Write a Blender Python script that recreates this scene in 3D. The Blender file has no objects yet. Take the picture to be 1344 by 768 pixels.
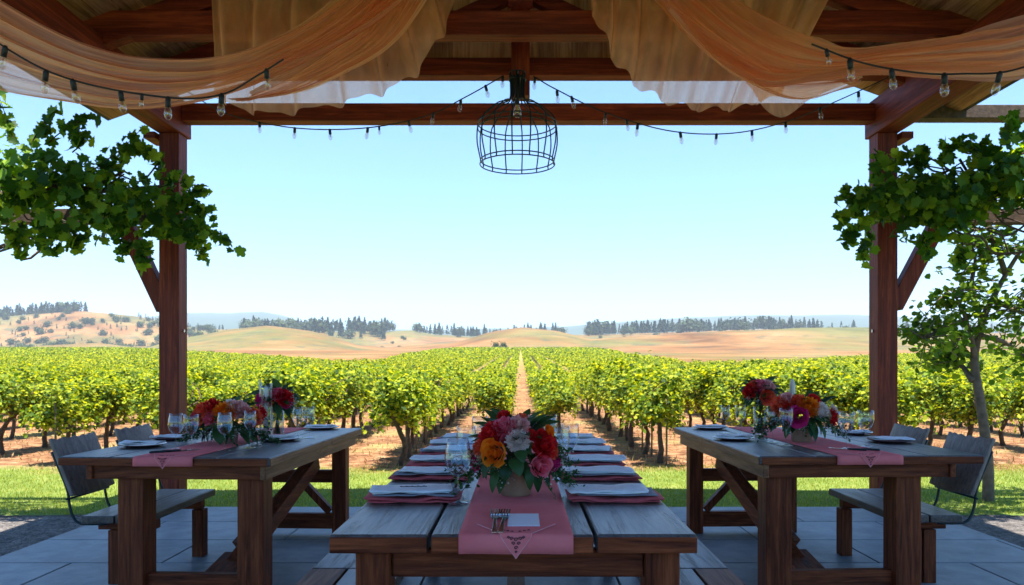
import bpy, math, random
import numpy as np
from mathutils import Vector, Matrix, noise as mnoise
random.seed(7); RS = np.random.RandomState(11)
C = bpy.context.scene.collection
PI = math.pi
EYE = 1.208
def P(px, py, d):            # a pixel of the 1344 wide photograph and a distance -> world point
    return Vector(((px-683)*d/1000, d, EYE+(480-py)*d/1000))
def T(px, py, z=.75):        # a pixel on the horizontal plane at height z
    d = (EYE-z)*1000/(py-480); return Vector(((px-683)*d/1000, d, z))

# ------------------------------------------------------------------ helpers
def meta(o, label=None, cat=None, group=None, kind=None):
    if label: o['label'] = label
    if cat: o['category'] = cat
    if group: o['group'] = group
    if kind: o['kind'] = kind
    return o
def thing(name, label, cat, loc=(0,0,0), rz=0, group=None):
    o = bpy.data.objects.new(name, None); C.objects.link(o)
    o.empty_display_size = .1
    o.location = loc; o.rotation_euler = (0,0,rz)
    return meta(o, label, cat, group)
def link(name, me, parent=None, loc=None):
    o = bpy.data.objects.new(name, me); C.objects.link(o)
    if parent: o.parent = parent
    if loc is not None: o.location = loc
    return o
def copy_tree(o, parent=None, loc=None, rz=None, label=None):
    c = o.copy(); C.objects.link(c)
    if parent: c.parent = parent
    if loc is not None: c.location = loc
    if rz is not None: c.rotation_euler = (0,0,rz)
    if label: c['label'] = label
    for ch in list(o.children):
        copy_tree(ch, c)
    return c
def mesh_np(name, V, F, mat=None, smooth=False, uv=None):
    V = np.asarray(V, dtype=np.float32); F = np.asarray(F, dtype=np.int32)
    k = F.shape[1]; n = F.shape[0]
    me = bpy.data.meshes.new(name)
    me.vertices.add(len(V)); me.vertices.foreach_set('co', V.ravel())
    me.loops.add(n*k); me.loops.foreach_set('vertex_index', F.ravel())
    me.polygons.add(n)
    me.polygons.foreach_set('loop_start', np.arange(n, dtype=np.int32)*k)
    me.polygons.foreach_set('loop_total', np.full(n, k, dtype=np.int32))
    if smooth: me.polygons.foreach_set('use_smooth', np.ones(n, dtype=bool))
    if mat: me.materials.append(mat)
    if uv is not None:
        l = me.uv_layers.new(name='UVMap'); l.data.foreach_set('uv', np.asarray(uv, dtype=np.float32)[F.ravel()].ravel())
    me.update(calc_edges=True); me.validate()
    return me

class MB:
    def __init__(s, off=(0,0,0)): s.v = []; s.f = []; s.off = Vector(off)
    def add(s, V, F):
        b = len(s.v); s.v += [tuple(Vector(p)-s.off) for p in V]; s.f += [tuple(b+i for i in f) for f in F]; return s
    def box(s, x0, x1, y0, y1, z0, z1):
        return s.add([(x0,y0,z0),(x1,y0,z0),(x1,y1,z0),(x0,y1,z0),(x0,y0,z1),(x1,y0,z1),(x1,y1,z1),(x0,y1,z1)],
            [(3,2,1,0),(4,5,6,7),(0,1,5,4),(1,2,6,5),(2,3,7,6),(3,0,4,7)])
    def beam(s, a, b, w, h, up=(0,0,1)):
        a = Vector(a); b = Vector(b); d = (b-a).normalized(); up = Vector(up)
        sx = d.cross(up).normalized()*w/2; uz = sx.normalized().cross(d).normalized()*h/2
        V = [a-sx-uz, a+sx-uz, a+sx+uz, a-sx+uz, b-sx-uz, b+sx-uz, b+sx+uz, b-sx+uz]
        return s.add(V, [(0,1,2,3),(7,6,5,4),(0,4,5,1),(1,5,6,2),(2,6,7,3),(3,7,4,0)])
    def tube(s, pts, r, n=8, closed=False, caps=True):
        pts = [Vector(p) for p in pts]; m = len(pts)
        rs = r if isinstance(r, (list, tuple)) else [r]*m
        V = []; prev = None
        for i, p in enumerate(pts):
            if closed: t = pts[(i+1) % m]-pts[i-1]
            else: t = pts[min(i+1, m-1)]-pts[max(i-1, 0)]
            t.normalize()
            if prev is None:
                a = Vector((0,0,1)) if abs(t.z) < .9 else Vector((1,0,0))
                u = t.cross(a).normalized()
            else:
                u = (prev-t*prev.dot(t)).normalized()
            prev = u; w = t.cross(u)
            for k in range(n):
                an = 2*PI*k/n; V.append(p+u*math.cos(an)*rs[i]+w*math.sin(an)*rs[i])
        F = []
        for i in range(m if closed else m-1):
            j = (i+1) % m
            for k in range(n):
                k2 = (k+1) % n; F.append((i*n+k, i*n+k2, j*n+k2, j*n+k))
        if not closed and caps: F += [tuple(range(n-1, -1, -1)), tuple((m-1)*n+k for k in range(n))]
        return s.add(V, F)
    def lathe(s, prof, c=(0,0,0), n=28, cap=False, wob=0):
        V = []; c = Vector(c)
        for r, z in prof:
            for k in range(n):
                a = 2*PI*k/n; V.append(c+Vector((r*math.cos(a), r*math.sin(a), z)))
        F = []
        for i in range(len(prof)-1):
            for k in range(n):
                k2 = (k+1) % n; F.append((i*n+k, i*n+k2, (i+1)*n+k2, (i+1)*n+k))
        if cap: F.append(tuple(range(n-1, -1, -1)))
        return s.add(V, F)
    def build(s, name, mat, parent=None, smooth=False, bevel=0, solid=0, loc=None, auto=False):
        me = bpy.data.meshes.new(name); me.from_pydata(s.v, [], s.f)
        me.materials.append(mat)
        if smooth: me.polygons.foreach_set('use_smooth', [True]*len(me.polygons))
        me.update(); o = link(name, me, parent, loc)
        if solid:
            m = o.modifiers.new('solid', 'SOLIDIFY'); m.thickness = solid; m.offset = 0
        if bevel:
            m = o.modifiers.new('bevel', 'BEVEL'); m.width = bevel; m.segments = 2; m.limit_method = 'ANGLE'; m.angle_limit = .6
        return o

def catmull(pts, n):
    pts = [Vector(p) for p in pts]; pts = [pts[0]*2-pts[1]]+pts+[pts[-1]*2-pts[-2]]
    m = len(pts)-3; out = []
    for i in range(n):
        t = i/(n-1)*m; k = min(int(t), m-1); t -= k
        a, b, c, d = pts[k:k+4]
        out.append(.5*((2*b)+(c-a)*t+(2*a-5*b+4*c-d)*t*t+(3*b-a-3*c+d)*t**3))
    return out

def ordw(n):
    w = ['','first','second','third','fourth','fifth','sixth','seventh','eighth','ninth','tenth','eleventh','twelfth','thirteenth','fourteenth','fifteenth','sixteenth','seventeenth','eighteenth','nineteenth','twentieth']
    return w[n]

# ------------------------------------------------------------------ materials
def newmat(name):
    m = bpy.data.materials.new(name); m.use_nodes = True; nt = m.node_tree
    for n in list(nt.nodes): nt.nodes.remove(n)
    out = nt.nodes.new('ShaderNodeOutputMaterial')
    return m, nt, out
def N(nt, t, **kw):
    n = nt.nodes.new(t)
    for k, v in kw.items(): setattr(n, k, v)
    return n
def ramp(nt, fac, stops):
    r = N(nt, 'ShaderNodeValToRGB'); e = r.color_ramp.elements
    while len(e) < len(stops): e.new(.5)
    for i, (p, c) in enumerate(stops): e[i].position = p; e[i].color = (*c, 1) if len(c) == 3 else c
    nt.links.new(fac, r.inputs[0]); return r.outputs[0]
def noise_n(nt, vec, scale, detail=4, rough=.55, dist=0):
    n = N(nt, 'ShaderNodeTexNoise'); n.inputs['Scale'].default_value = scale; n.inputs['Detail'].default_value = detail
    n.inputs['Roughness'].default_value = rough; n.inputs['Distortion'].default_value = dist
    if vec is not None: nt.links.new(vec, n.inputs['Vector'])
    return n.outputs['Fac']
def coords(nt, scale=(1,1,1), kind='Object', rot=(0,0,0)):
    tc = N(nt, 'ShaderNodeTexCoord'); mp = N(nt, 'ShaderNodeMapping')
    mp.inputs['Scale'].default_value = scale; mp.inputs['Rotation'].default_value = rot
    nt.links.new(tc.outputs[kind], mp.inputs['Vector']); return mp.outputs[0]
def mixc(nt, f, a, b, mode='MIX'):
    m = N(nt, 'ShaderNodeMix', data_type='RGBA', blend_type=mode)
    for s, i in ((f, 0), (a, 6), (b, 7)):
        if isinstance(s, (int, float)): m.inputs[i].default_value = s
        elif isinstance(s, (tuple, list)): m.inputs[i].default_value = (*s[:3], 1)
        else: nt.links.new(s, m.inputs[i])
    return m.outputs[2]
def math_n(nt, op, a, b=None, clamp=False):
    m = N(nt, 'ShaderNodeMath', operation=op); m.use_clamp = clamp
    for i, s in enumerate((a, b)):
        if s is None: continue
        if isinstance(s, (int, float)): m.inputs[i].default_value = s
        else: nt.links.new(s, m.inputs[i])
    return m.outputs[0]
def bump(nt, h, strength=.3, dist=.01):
    b = N(nt, 'ShaderNodeBump'); b.inputs['Strength'].default_value = strength; b.inputs['Distance'].default_value = dist
    nt.links.new(h, b.inputs['Height']); return b.outputs[0]
def princ(nt, out, col, rough=.6, nrm=None, spec=.5, metal=0, **kw):
    p = N(nt, 'ShaderNodeBsdfPrincipled')
    if isinstance(col, (tuple, list)): p.inputs['Base Color'].default_value = (*col[:3], 1)
    else: nt.links.new(col, p.inputs['Base Color'])
    if isinstance(rough, (int, float)): p.inputs['Roughness'].default_value = rough
    else: nt.links.new(rough, p.inputs['Roughness'])
    p.inputs['Specular IOR Level'].default_value = spec; p.inputs['Metallic'].default_value = metal
    if nrm is not None: nt.links.new(nrm, p.inputs['Normal'])
    if out is not None: nt.links.new(p.outputs[0], out.inputs[0])
    return p
def simple(name, col, rough=.5, metal=0, spec=.5, var=0, vs=30, bmp=0, bs=80):
    m, nt, out = newmat(name); c = col; nr = None; v = coords(nt)
    if var:
        f = noise_n(nt, v, vs, 5)
        c = ramp(nt, f, [(.3, tuple(x*(1-var) for x in col)), (.7, tuple(min(1, x*(1+var)) for x in col))])
    if bmp: nr = bump(nt, noise_n(nt, v, bs, 5), bmp, .003)
    princ(nt, out, c, rough, nr, spec, metal); return m
def wood(name, dark, mid, light, axis='X', rough=.45, gs=1.0, bmp=.35, spec=.5, wear=None):
    m, nt, out = newmat(name)
    sc = {'X':(1.6,26,26), 'Y':(26,1.6,26), 'Z':(26,26,1.6)}[axis]
    v = coords(nt, tuple(a*gs for a in sc))
    geo = N(nt, 'ShaderNodeNewGeometry'); isl = geo.outputs['Random Per Island']
    va = N(nt, 'ShaderNodeVectorMath', operation='ADD'); nt.links.new(v, va.inputs[0])
    cx = N(nt, 'ShaderNodeCombineXYZ'); k = math_n(nt, 'MULTIPLY', isl, 37.0)
    for i in range(3): nt.links.new(k, cx.inputs[i])
    nt.links.new(cx.outputs[0], va.inputs[1]); v = va.outputs[0]
    f1 = noise_n(nt, v, 1.0, 6, .65, 1.2); f2 = noise_n(nt, v, 4.5, 4, .7)
    f = math_n(nt, 'ADD', math_n(nt, 'MULTIPLY', f1, .7), math_n(nt, 'MULTIPLY', f2, .3))
    c = ramp(nt, f, [(.34, dark), (.5, mid), (.66, light)])
    tone = math_n(nt, 'ADD', math_n(nt, 'MULTIPLY', isl, .45), .78)
    c = mixc(nt, 1.0, c, N_val(nt, tone), 'MULTIPLY')
    if wear:
        w = noise_n(nt, coords(nt, (3,3,3)), 1.5, 6, .65)
        wf = ramp(nt, w, [(.5, (0,0,0)), (.68, (1,1,1))])
        c = mixc(nt, math_n(nt, 'MULTIPLY', wf, .45), c, wear)
    cr = ramp(nt, f1, [(.36, (0,0,0)), (.45, (1,1,1))])
    h = math_n(nt, 'ADD', f, math_n(nt, 'MULTIPLY', cr, .5))
    rr = math_n(nt, 'ADD', math_n(nt, 'MULTIPLY', f2, .25), rough-.12)
    princ(nt, out, c, rr, bump(nt, h, bmp, .006), spec); return m
def N_val(nt, val):
    cc = N(nt, 'ShaderNodeCombineColor')
    for i in range(3): nt.links.new(val, cc.inputs[i])
    return cc.outputs[0]
def leafmat(name, cols, trans=.4, rough=.5, tcol=None, spec=.22):
    m, nt, out = newmat(name); geo = N(nt, 'ShaderNodeNewGeometry')
    n = len(cols); c = ramp(nt, geo.outputs['Random Per Island'], [(i/(n-1), cols[i]) for i in range(n)])
    f = noise_n(nt, coords(nt), 2.2, 3)
    c = mixc(nt, 1.0, c, N_val(nt, math_n(nt, 'ADD', math_n(nt, 'MULTIPLY', f, .8), .6)), 'MULTIPLY')
    p = princ(nt, None, c, rough, None, spec)
    t = N(nt, 'ShaderNodeBsdfTranslucent')
    tc = mixc(nt, 1.0, c, tcol or (1.5, 1.35, .5), 'MULTIPLY'); nt.links.new(tc, t.inputs[0])
    mx = N(nt, 'ShaderNodeMixShader'); mx.inputs[0].default_value = trans
    nt.links.new(p.outputs[0], mx.inputs[1]); nt.links.new(t.outputs[0], mx.inputs[2]); nt.links.new(mx.outputs[0], out.inputs[0])
    return m
def petalmat(name, c0, c1, trans=.3):
    m, nt, out = newmat(name); geo = N(nt, 'ShaderNodeNewGeometry')
    c = ramp(nt, geo.outputs['Random Per Island'], [(0, c0), (1, c1)])
    p = princ(nt, None, c, .55, None, .3); t = N(nt, 'ShaderNodeBsdfTranslucent'); nt.links.new(c, t.inputs[0])
    mx = N(nt, 'ShaderNodeMixShader'); mx.inputs[0].default_value = trans
    nt.links.new(p.outputs[0], mx.inputs[1]); nt.links.new(t.outputs[0], mx.inputs[2]); nt.links.new(mx.outputs[0], out.inputs[0])
    return m
def glassmat(name, tint=(.97,.99,1), k=1.0, ior=1.5, base=.04):
    m, nt, out = newmat(name)
    fr = N(nt, 'ShaderNodeLayerWeight'); fr.inputs[0].default_value = .35
    f = math_n(nt, 'ADD', math_n(nt, 'MULTIPLY', math_n(nt, 'POWER', fr.outputs['Facing'], 2.5), .75*k), base, True)
    tr = N(nt, 'ShaderNodeBsdfTransparent'); tr.inputs[0].default_value = (*tint, 1)
    gl = N(nt, 'ShaderNodeBsdfGlossy'); gl.inputs['Roughness'].default_value = .03
    mx = N(nt, 'ShaderNodeMixShader'); nt.links.new(f, mx.inputs[0])
    nt.links.new(tr.outputs[0], mx.inputs[1]); nt.links.new(gl.outputs[0], mx.inputs[2]); nt.links.new(mx.outputs[0], out.inputs[0])
    return m
def sheermat(name, col, dens, streak=14, ct=.2):
    m, nt, out = newmat(name)
    tc = N(nt, 'ShaderNodeTexCoord'); mp = N(nt, 'ShaderNodeMapping'); mp.inputs['Scale'].default_value = (1.2, streak, 1)
    nt.links.new(tc.outputs['UV'], mp.inputs[0])
    f = noise_n(nt, mp.outputs[0], 1.6, 6, .6, .4)
    a = ramp(nt, f, [(.3, (dens-ct,)*3), (.7, (min(.97, dens+ct),)*3)])
    lw = N(nt, 'ShaderNodeLayerWeight'); lw.inputs[0].default_value = .3
    a = math_n(nt, 'ADD', a, math_n(nt, 'MULTIPLY', lw.outputs['Facing'], .5), True)
    c = ramp(nt, f, [(.3, tuple(x*(1-ct*.9) for x in col)), (.72, tuple(min(1, x*(1+ct*.6)) for x in col))])
    df = N(nt, 'ShaderNodeBsdfDiffuse'); nt.links.new(c, df.inputs[0])
    tl = N(nt, 'ShaderNodeBsdfTranslucent'); nt.links.new(c, tl.inputs[0])
    m1 = N(nt, 'ShaderNodeMixShader'); m1.inputs[0].default_value = .68
    nt.links.new(df.outputs[0], m1.inputs[1]); nt.links.new(tl.outputs[0], m1.inputs[2])
    tr = N(nt, 'ShaderNodeBsdfTransparent'); tr.inputs[0].default_value = (1,.70,.50,1); m2 = N(nt, 'ShaderNodeMixShader'); nt.links.new(a, m2.inputs[0])
    nt.links.new(tr.outputs[0], m2.inputs[1]); nt.links.new(m1.outputs[0], m2.inputs[2]); nt.links.new(m2.outputs[0], out.inputs[0])
    return m

RD, RM, RL = (.075,.012,.006), (.19,.028,.012), (.38,.07,.025)
W = {}
for a in 'XYZ':
    W['red'+a] = wood('red_stained_timber_'+a.lower(), RD, RM, RL, a, .55, .8, spec=.22)
    W['leg'+a] = wood('brown_table_timber_'+a.lower(), (.06,.012,.005), (.19,.042,.014), (.36,.09,.03), a, .5, 1.1, spec=.15)
W['board'] = wood('weathered_ceiling_boards', (.14,.06,.028), (.34,.16,.075), (.50,.27,.14), 'Y', .7, .8, spec=.2)
W['gable'] = wood('gable_boards', (.34,.14,.05), (.62,.32,.15), (.78,.48,.26), 'Z', .7, .8, spec=.2)
W['top'] = wood('weathered_table_top', (.018,.013,.012), (.06,.045,.042), (.14,.115,.11), 'Y', .36, 1.1, .6, .6, wear=(.12,.07,.045))
W['side'] = wood('bench_and_lit_edge_timber', (.10,.035,.014), (.26,.105,.045), (.42,.20,.10), 'Y', .55, 1.1, spec=.25)  # paler tone paints ground bounce on inner table sides; also a bench plank
W['slat'] = wood('grey_backrest_wood', (.10,.075,.065), (.22,.17,.145), (.32,.26,.22), 'Z', .6, 1.2)
W['bark'] = simple('vine_bark', (.075,.045,.028), .9, var=.5, vs=25, bmp=.8, bs=60)
W['bark2'] = simple('tree_bark', (.16,.11,.075), .9, var=.4, vs=18, bmp=.8, bs=50)
M = {}
M['iron'] = simple('blackened_iron', (.02,.035,.04), .4, metal=.6)
M['rubber'] = simple('black_socket', (.012,.012,.013), .5)
M['steel'] = simple('polished_steel', (.55,.56,.58), .18, metal=1)
M['glass'] = glassmat('clear_glass', (.95,.98,1), 1.3, base=.07)
M['bulb'] = glassmat('bulb_glass', (1,.96,.9), 1.1, base=.16)
M['brass'] = simple('brass_filament', (.6,.32,.1), .3, metal=.8)
M['pot'] = simple('taupe_ceramic', (.34,.19,.11), .55, var=.25, vs=14)
M['potpink'] = simple('rosy_ceramic', (.34,.17,.15), .5, var=.15)
M['paper'] = simple('white_paper', (.75,.74,.78), .8)
M['wax'] = simple('ivory_wax', (.72,.62,.5), .5)
M['napw'] = simple('pale_linen', (.80,.80,.82), .9, var=.08, vs=30, bmp=.4, bs=400)
M['napr'] = simple('burgundy_linen', (.50,.075,.085), .9, var=.15, vs=40, bmp=.4, bs=400)
M['napg'] = simple('dusk_grey_linen', (.25,.24,.28), .9, var=.1, bmp=.4, bs=400)
M['ink'] = simple('dark_thread', (.03,.02,.03), .9)
M['lace'] = simple('pale_pink_thread', (.75,.34,.35), .9)
M['water'] = simple('stem_water', (.22,.27,.12), .2)
M['stem'] = leafmat('flower_stems', [(.03,.07,.02),(.07,.13,.03)], .2)
def runner_mat():
    m, nt, out = newmat('coral_pink_runner')
    w = N(nt, 'ShaderNodeTexWave'); w.inputs['Scale'].default_value = 120; nt.links.new(coords(nt), w.inputs['Vector'])
    n1 = noise_n(nt, coords(nt), 220, 3); n2 = noise_n(nt, coords(nt), 7, 4)
    c = ramp(nt, n2, [(.3, (.74,.16,.165)), (.7, (.84,.22,.22))])
    nr = bump(nt, math_n(nt, 'ADD', n1, math_n(nt, 'MULTIPLY', n2, 3)), .5, .002)
    p = princ(nt, out, c, .95, nr, .08); return m
M['runner'] = runner_mat()
M['leafbig'] = leafmat('pergola_vine_leaf', [(.022,.07,.008),(.06,.15,.012),(.13,.25,.018),(.26,.36,.02)], .52, .55)
M['vine'] = leafmat('grapevine_leaf', [(.018,.055,.006),(.05,.11,.008),(.12,.20,.012),(.26,.33,.018),(.44,.48,.03),(.09,.16,.010)], .5, .6, (1.8,1.45,.4))  # extra dark green tones stand in for shade deep in the canopy
M['tree'] = leafmat('young_tree_leaf', [(.05,.12,.015),(.12,.22,.02),(.24,.34,.03)], .5, .5)
M['boq'] = leafmat('bouquet_leaf', [(.014,.045,.014),(.03,.08,.022),(.05,.11,.035)], .2, .4)
M['pine'] = leafmat('conifer_needles', [(.02,.045,.028),(.035,.065,.035)], .1, .8)
M['oak'] = leafmat('oak_leaf', [(.035,.06,.025),(.06,.085,.035)], .1, .8)
M['grass'] = leafmat('grass_blade', [(.15,.23,.03),(.27,.33,.04),(.44,.43,.12)], .4, .6)
M['dry'] = leafmat('dry_weed', [(.42,.24,.10),(.36,.17,.07),(.50,.34,.16),(.16,.19,.05)], .3, .8, (1.1,1,.9))
PET = {'red': petalmat('red_petal', (.55,.004,.008), (.88,.03,.03)), 'pink': petalmat('pink_petal', (.80,.07,.14), (.95,.28,.34)),
 'magenta': petalmat('magenta_petal', (.52,.006,.11), (.84,.05,.26)), 'orange': petalmat('orange_petal', (.92,.15,.004), (1,.36,.02)),
 'white': petalmat('cream_petal', (.80,.62,.55), (.93,.84,.78)), 'coral': petalmat('coral_petal', (.78,.05,.02), (.95,.20,.09)),
 'blush': petalmat('blush_petal', (.80,.30,.30), (.93,.58,.52)), 'buff': petalmat('buff_petal', (.55,.36,.22), (.7,.5,.32)),
 'gyp': petalmat('babys_breath', (.42,.46,.34), (.62,.64,.54))}
CL = sheermat('tan_voile_heavy', (.97,.55,.35), .50, 22, .16)
CL2 = sheermat('tan_voile_sheer', (.97,.57,.38), .42, 7, .14)
# ------------------------------------------------------------------ terrain
def interp(x, pts):
    return float(np.interp(x, [p[0] for p in pts], [p[1] for p in pts]))
RA = [(-400,466),(0,459),(60,455),(130,453),(190,458),(235,445),(300,433),(350,429),(410,437),(470,456),(510,459),(600,451),(640,438),(685,430),(730,434),(775,445),(850,441),(950,435),(1050,431),(1150,432),(1220,440),(1344,450),(1800,455)]
RB = [(-400,425),(0,416),(60,412),(110,409),(180,416),(240,430),(300,434),(420,436),(500,436),(540,434),(570,440),(640,443),(760,440),(850,438),(1000,434),(1100,433),(1250,436),(1344,438),(1800,440)]
RC = [(-400,425),(0,424),(200,420),(240,415),(300,416),(345,413),(372,418),(420,432),(560,436),(640,434),(700,432),(790,427),(830,424),(900,421),(1000,418),(1100,416),(1200,420),(1344,428),(1800,430)]
FS = .0300
def sm(t): t = max(0, min(1, t)); return t*t*(3-2*t)
def gz(x, y):
    if y < 28: return -.03+.012*mnoise.noise(Vector((x*.8,y*.8,0)))*(1 if y > 9 else 0)
    if y <= 205: return -.03+FS*(y-28)*sm((y-28)/12)
    px = 683+1000*x/y; A, B, K = interp(px, RA), interp(px, RB), interp(px, RC)
    zz = lambda im, d: EYE+(480-im)*d/1000
    kn = [(205, -.03+FS*177), (360, zz(A,360)), (470, zz(max(A,B)+7,470)), (650, zz(B,650)), (1000, zz(max(B,K)+9,1000)), (2500, zz(K,2500)), (4200, zz(K+14,4200))]
    for (a, za), (b, zb) in zip(kn, kn[1:]):
        if y <= b:
            t = sm((y-a)/(b-a)); z = za+(zb-za)*t; break
    else: z = kn[-1][1]
    amp = min(1, (y-205)/80)*(1.1 if y < 900 else 6)
    w = 55 if y < 900 else 260
    return z+amp*mnoise.noise(Vector((x/w, y/w, .3)))+amp*.35*mnoise.noise(Vector((x/w*3.1, y/w*3.1, 4)))

DE = [(-.70,205),(-.53,205),(-.45,125),(-.38,90),(-.24,55),(-.18,60),(-.13,110),(-.08,205),(.09,205),(.14,85),(.22,52),(.36,58),(.55,95),(.70,130)]
def dend(s): return np.interp(s, [a for a, b in DE], [b for a, b in DE])
def ground():
    ys = [-40,-10,0,3,5,6,7,8,9]+list(np.linspace(9.6,30,34))+list(np.geomspace(32,205,40))+list(np.geomspace(209,1000,90))+list(np.geomspace(1040,4200,40))
    ts = np.linspace(-1, 1, 361); V = []
    for y in ys:
        hw = max(y, 0)*1.05+40
        for t in ts: x = t*hw; V.append((x, y, gz(x, y)))
    n = len(ts); F = [(i*n+j, i*n+j+1, (i+1)*n+j+1, (i+1)*n+j) for i in range(len(ys)-1) for j in range(n-1)]
    m, nt, out = newmat('vineyard_ground')
    tc = N(nt, 'ShaderNodeTexCoord'); sx = N(nt, 'ShaderNodeSeparateXYZ'); v = tc.outputs['Object']; nt.links.new(v, sx.inputs[0]); Y = sx.outputs[1]
    def step(lo, hi, src): # 0..1
        mr = N(nt, 'ShaderNodeMapRange'); mr.inputs[1].default_value = lo; mr.inputs[2].default_value = hi; nt.links.new(src, mr.inputs[0]); return mr.outputs[0]
    nA = noise_n(nt, v, .9, 5); nB = noise_n(nt, v, 5, 6, .7); nC = noise_n(nt, v, 26, 4)
    lawn = ramp(nt, noise_n(nt, v, 3, 5), [(.3, (.10,.15,.03)), (.55, (.16,.21,.045)), (.75, (.27,.27,.09))])
    soil = ramp(nt, nB, [(.32, (.055,.026,.014)), (.44, (.16,.072,.034)), (.54, (.25,.13,.063)), (.68, (.34,.23,.125))])
    weedy = ramp(nt, nC, [(.35, (.17,.18,.05)), (.6, (.36,.28,.12))])
    soil = mixc(nt, ramp(nt, noise_n(nt, v, .7, 5, .6), [(.52, (0,0,0)), (.66, (.75,.75,.75))]), soil, weedy)
    Yn = math_n(nt, 'ADD', Y, math_n(nt, 'MULTIPLY', math_n(nt, 'SUBTRACT', nA, .5), 1.6))
    c = mixc(nt, step(8.7, 9.3, Yn), lawn, soil)
    farrow = ramp(nt, noise_n(nt, v, .8, 4), [(.3, (.14,.18,.03)), (.7, (.34,.27,.10))])
    c = mixc(nt, step(40, 120, Y), c, farrow)
    mp = N(nt, 'ShaderNodeMapping'); mp.inputs['Scale'].default_value = (.012,.012,.012); nt.links.new(v, mp.inputs[0]); hv = mp.outputs[0]
    tan = ramp(nt, noise_n(nt, hv, 2.2, 8, .68, .5), [(.34, (.10,.048,.018)), (.5, (.21,.105,.038)), (.62, (.27,.155,.065))])
    green = ramp(nt, noise_n(nt, hv, 9, 5), [(.3, (.075,.09,.025)), (.7, (.13,.135,.045))])
    hill = mixc(nt, ramp(nt, noise_n(nt, hv, .85, 4, .6), [(.47, (0,0,0)), (.60, (.8,.8,.8))]), tan, green)
    brush = (.055,.075,.045)
    hill = mixc(nt, ramp(nt, noise_n(nt, hv, 7, 8, .75), [(.53, (0,0,0)), (.61, (.7,.7,.7))]), hill, brush)
    sr = math_n(nt, 'DIVIDE', sx.outputs[0], math_n(nt, 'MAXIMUM', Y, 1.0)); er = ramp(nt, math_n(nt, 'DIVIDE', math_n(nt, 'ADD', sr, .75), 1.5), [((x_+.75)/1.5, (e_/205,)*3) for x_, e_ in DE])
    df = math_n(nt, 'SUBTRACT', Y, math_n(nt, 'MULTIPLY', er, 205.0))
    c = mixc(nt, step(0, 6, df), c, hill)
    c = mixc(nt, step(1000, 1400, Y), c, (.04,.07,.05))
    nr = bump(nt, math_n(nt, 'ADD', nB, math_n(nt, 'MULTIPLY', nC, .4)), .9, .05)
    princ(nt, out, c, .95, nr, .1)
    o = link('ground', mesh_np('ground', V, F, m, True)); meta(o, kind='structure')
ground()

# patio of pale slabs, gravel strips each side
def patio():
    m, nt, out = newmat('patio_slabs')
    v = coords(nt); nb = noise_n(nt, v, 6, 6, .65); nf = noise_n(nt, v, 90, 3)
    geo = N(nt, 'ShaderNodeNewGeometry')
    c = ramp(nt, nb, [(.3, (.15,.17,.185)), (.7, (.28,.295,.30))])
    c = mixc(nt, 1.0, c, N_val(nt, math_n(nt, 'ADD', math_n(nt, 'MULTIPLY', geo.outputs['Random Per Island'], .22), .86)), 'MULTIPLY')
    c = mixc(nt, ramp(nt, noise_n(nt, v, 1.7, 6, .7), [(.5, (0,0,0)), (.7, (.6,.6,.6))]), c, (.11,.10,.09))
    princ(nt, out, c, .5, bump(nt, math_n(nt, 'ADD', nb, math_n(nt, 'MULTIPLY', nf, .3)), .25, .01), .5)
    b = MB(); x0, x1, y1 = -3.3, 3.35, 6.53
    y = y1; r = 0; g = .006
    while y > -1.5:
        h = .62; x = x0 - (.55 if r % 2 else 0)
        while x < x1:
            a, e = max(x, x0), min(x+1.1, x1)
            if e-a > .03: b.box(a+g, e-g, y-h+g, y-g, -.06, .0)
            x += 1.1
        y -= h; r += 1
    o = b.build('patio', m, None, bevel=.004); meta(o, kind='structure')
    b = MB(); b.box(x0, x1, -1.6, y1, -.09, -.008); o = b.build('patio_joint_bed', simple('dark_mortar', (.10,.10,.10), .9), o)
    m, nt, out = newmat('gravel'); v = coords(nt)
    vo = N(nt, 'ShaderNodeTexVoronoi'); vo.inputs['Scale'].default_value = 55; nt.links.new(v, vo.inputs['Vector'])
    sc_ = N(nt, 'ShaderNodeSeparateColor'); nt.links.new(vo.outputs['Color'], sc_.inputs[0]); c = mixc(nt, 1.0, ramp(nt, noise_n(nt, v, 12, 5), [(.3, (.09,.078,.07)), (.7, (.20,.175,.155))]), N_val(nt, math_n(nt, 'ADD', math_n(nt, 'MULTIPLY', sc_.outputs[0], .8), .45)), 'MULTIPLY')
    h = math_n(nt, 'SUBTRACT', 1.0, vo.outputs['Distance']); princ(nt, out, c, .85, bump(nt, h, 1, .02), .3)
    for (a, e) in ((-7.5, -3.31), (3.36, 7.5)):
        V = []; nx, ny = 60, 60
        for j in range(ny+1):
            for i in range(nx+1):
                x = a+(e-a)*i/nx; y = -1.5+7.9*j/ny
                if j == ny: y += .16*mnoise.noise(Vector((x*1.7, 0, 0)))-.15
                V.append((x, y, -.022+.012*mnoise.noise(Vector((x*3, y*3, 0)))))
        F = [(j*(nx+1)+i, j*(nx+1)+i+1, (j+1)*(nx+1)+i+1, (j+1)*(nx+1)+i) for j in range(ny) for i in range(nx)]
        o = link('gravel_path', mesh_np('gravel', V, F, m, True)); meta(o, kind='structure')
patio()

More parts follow.
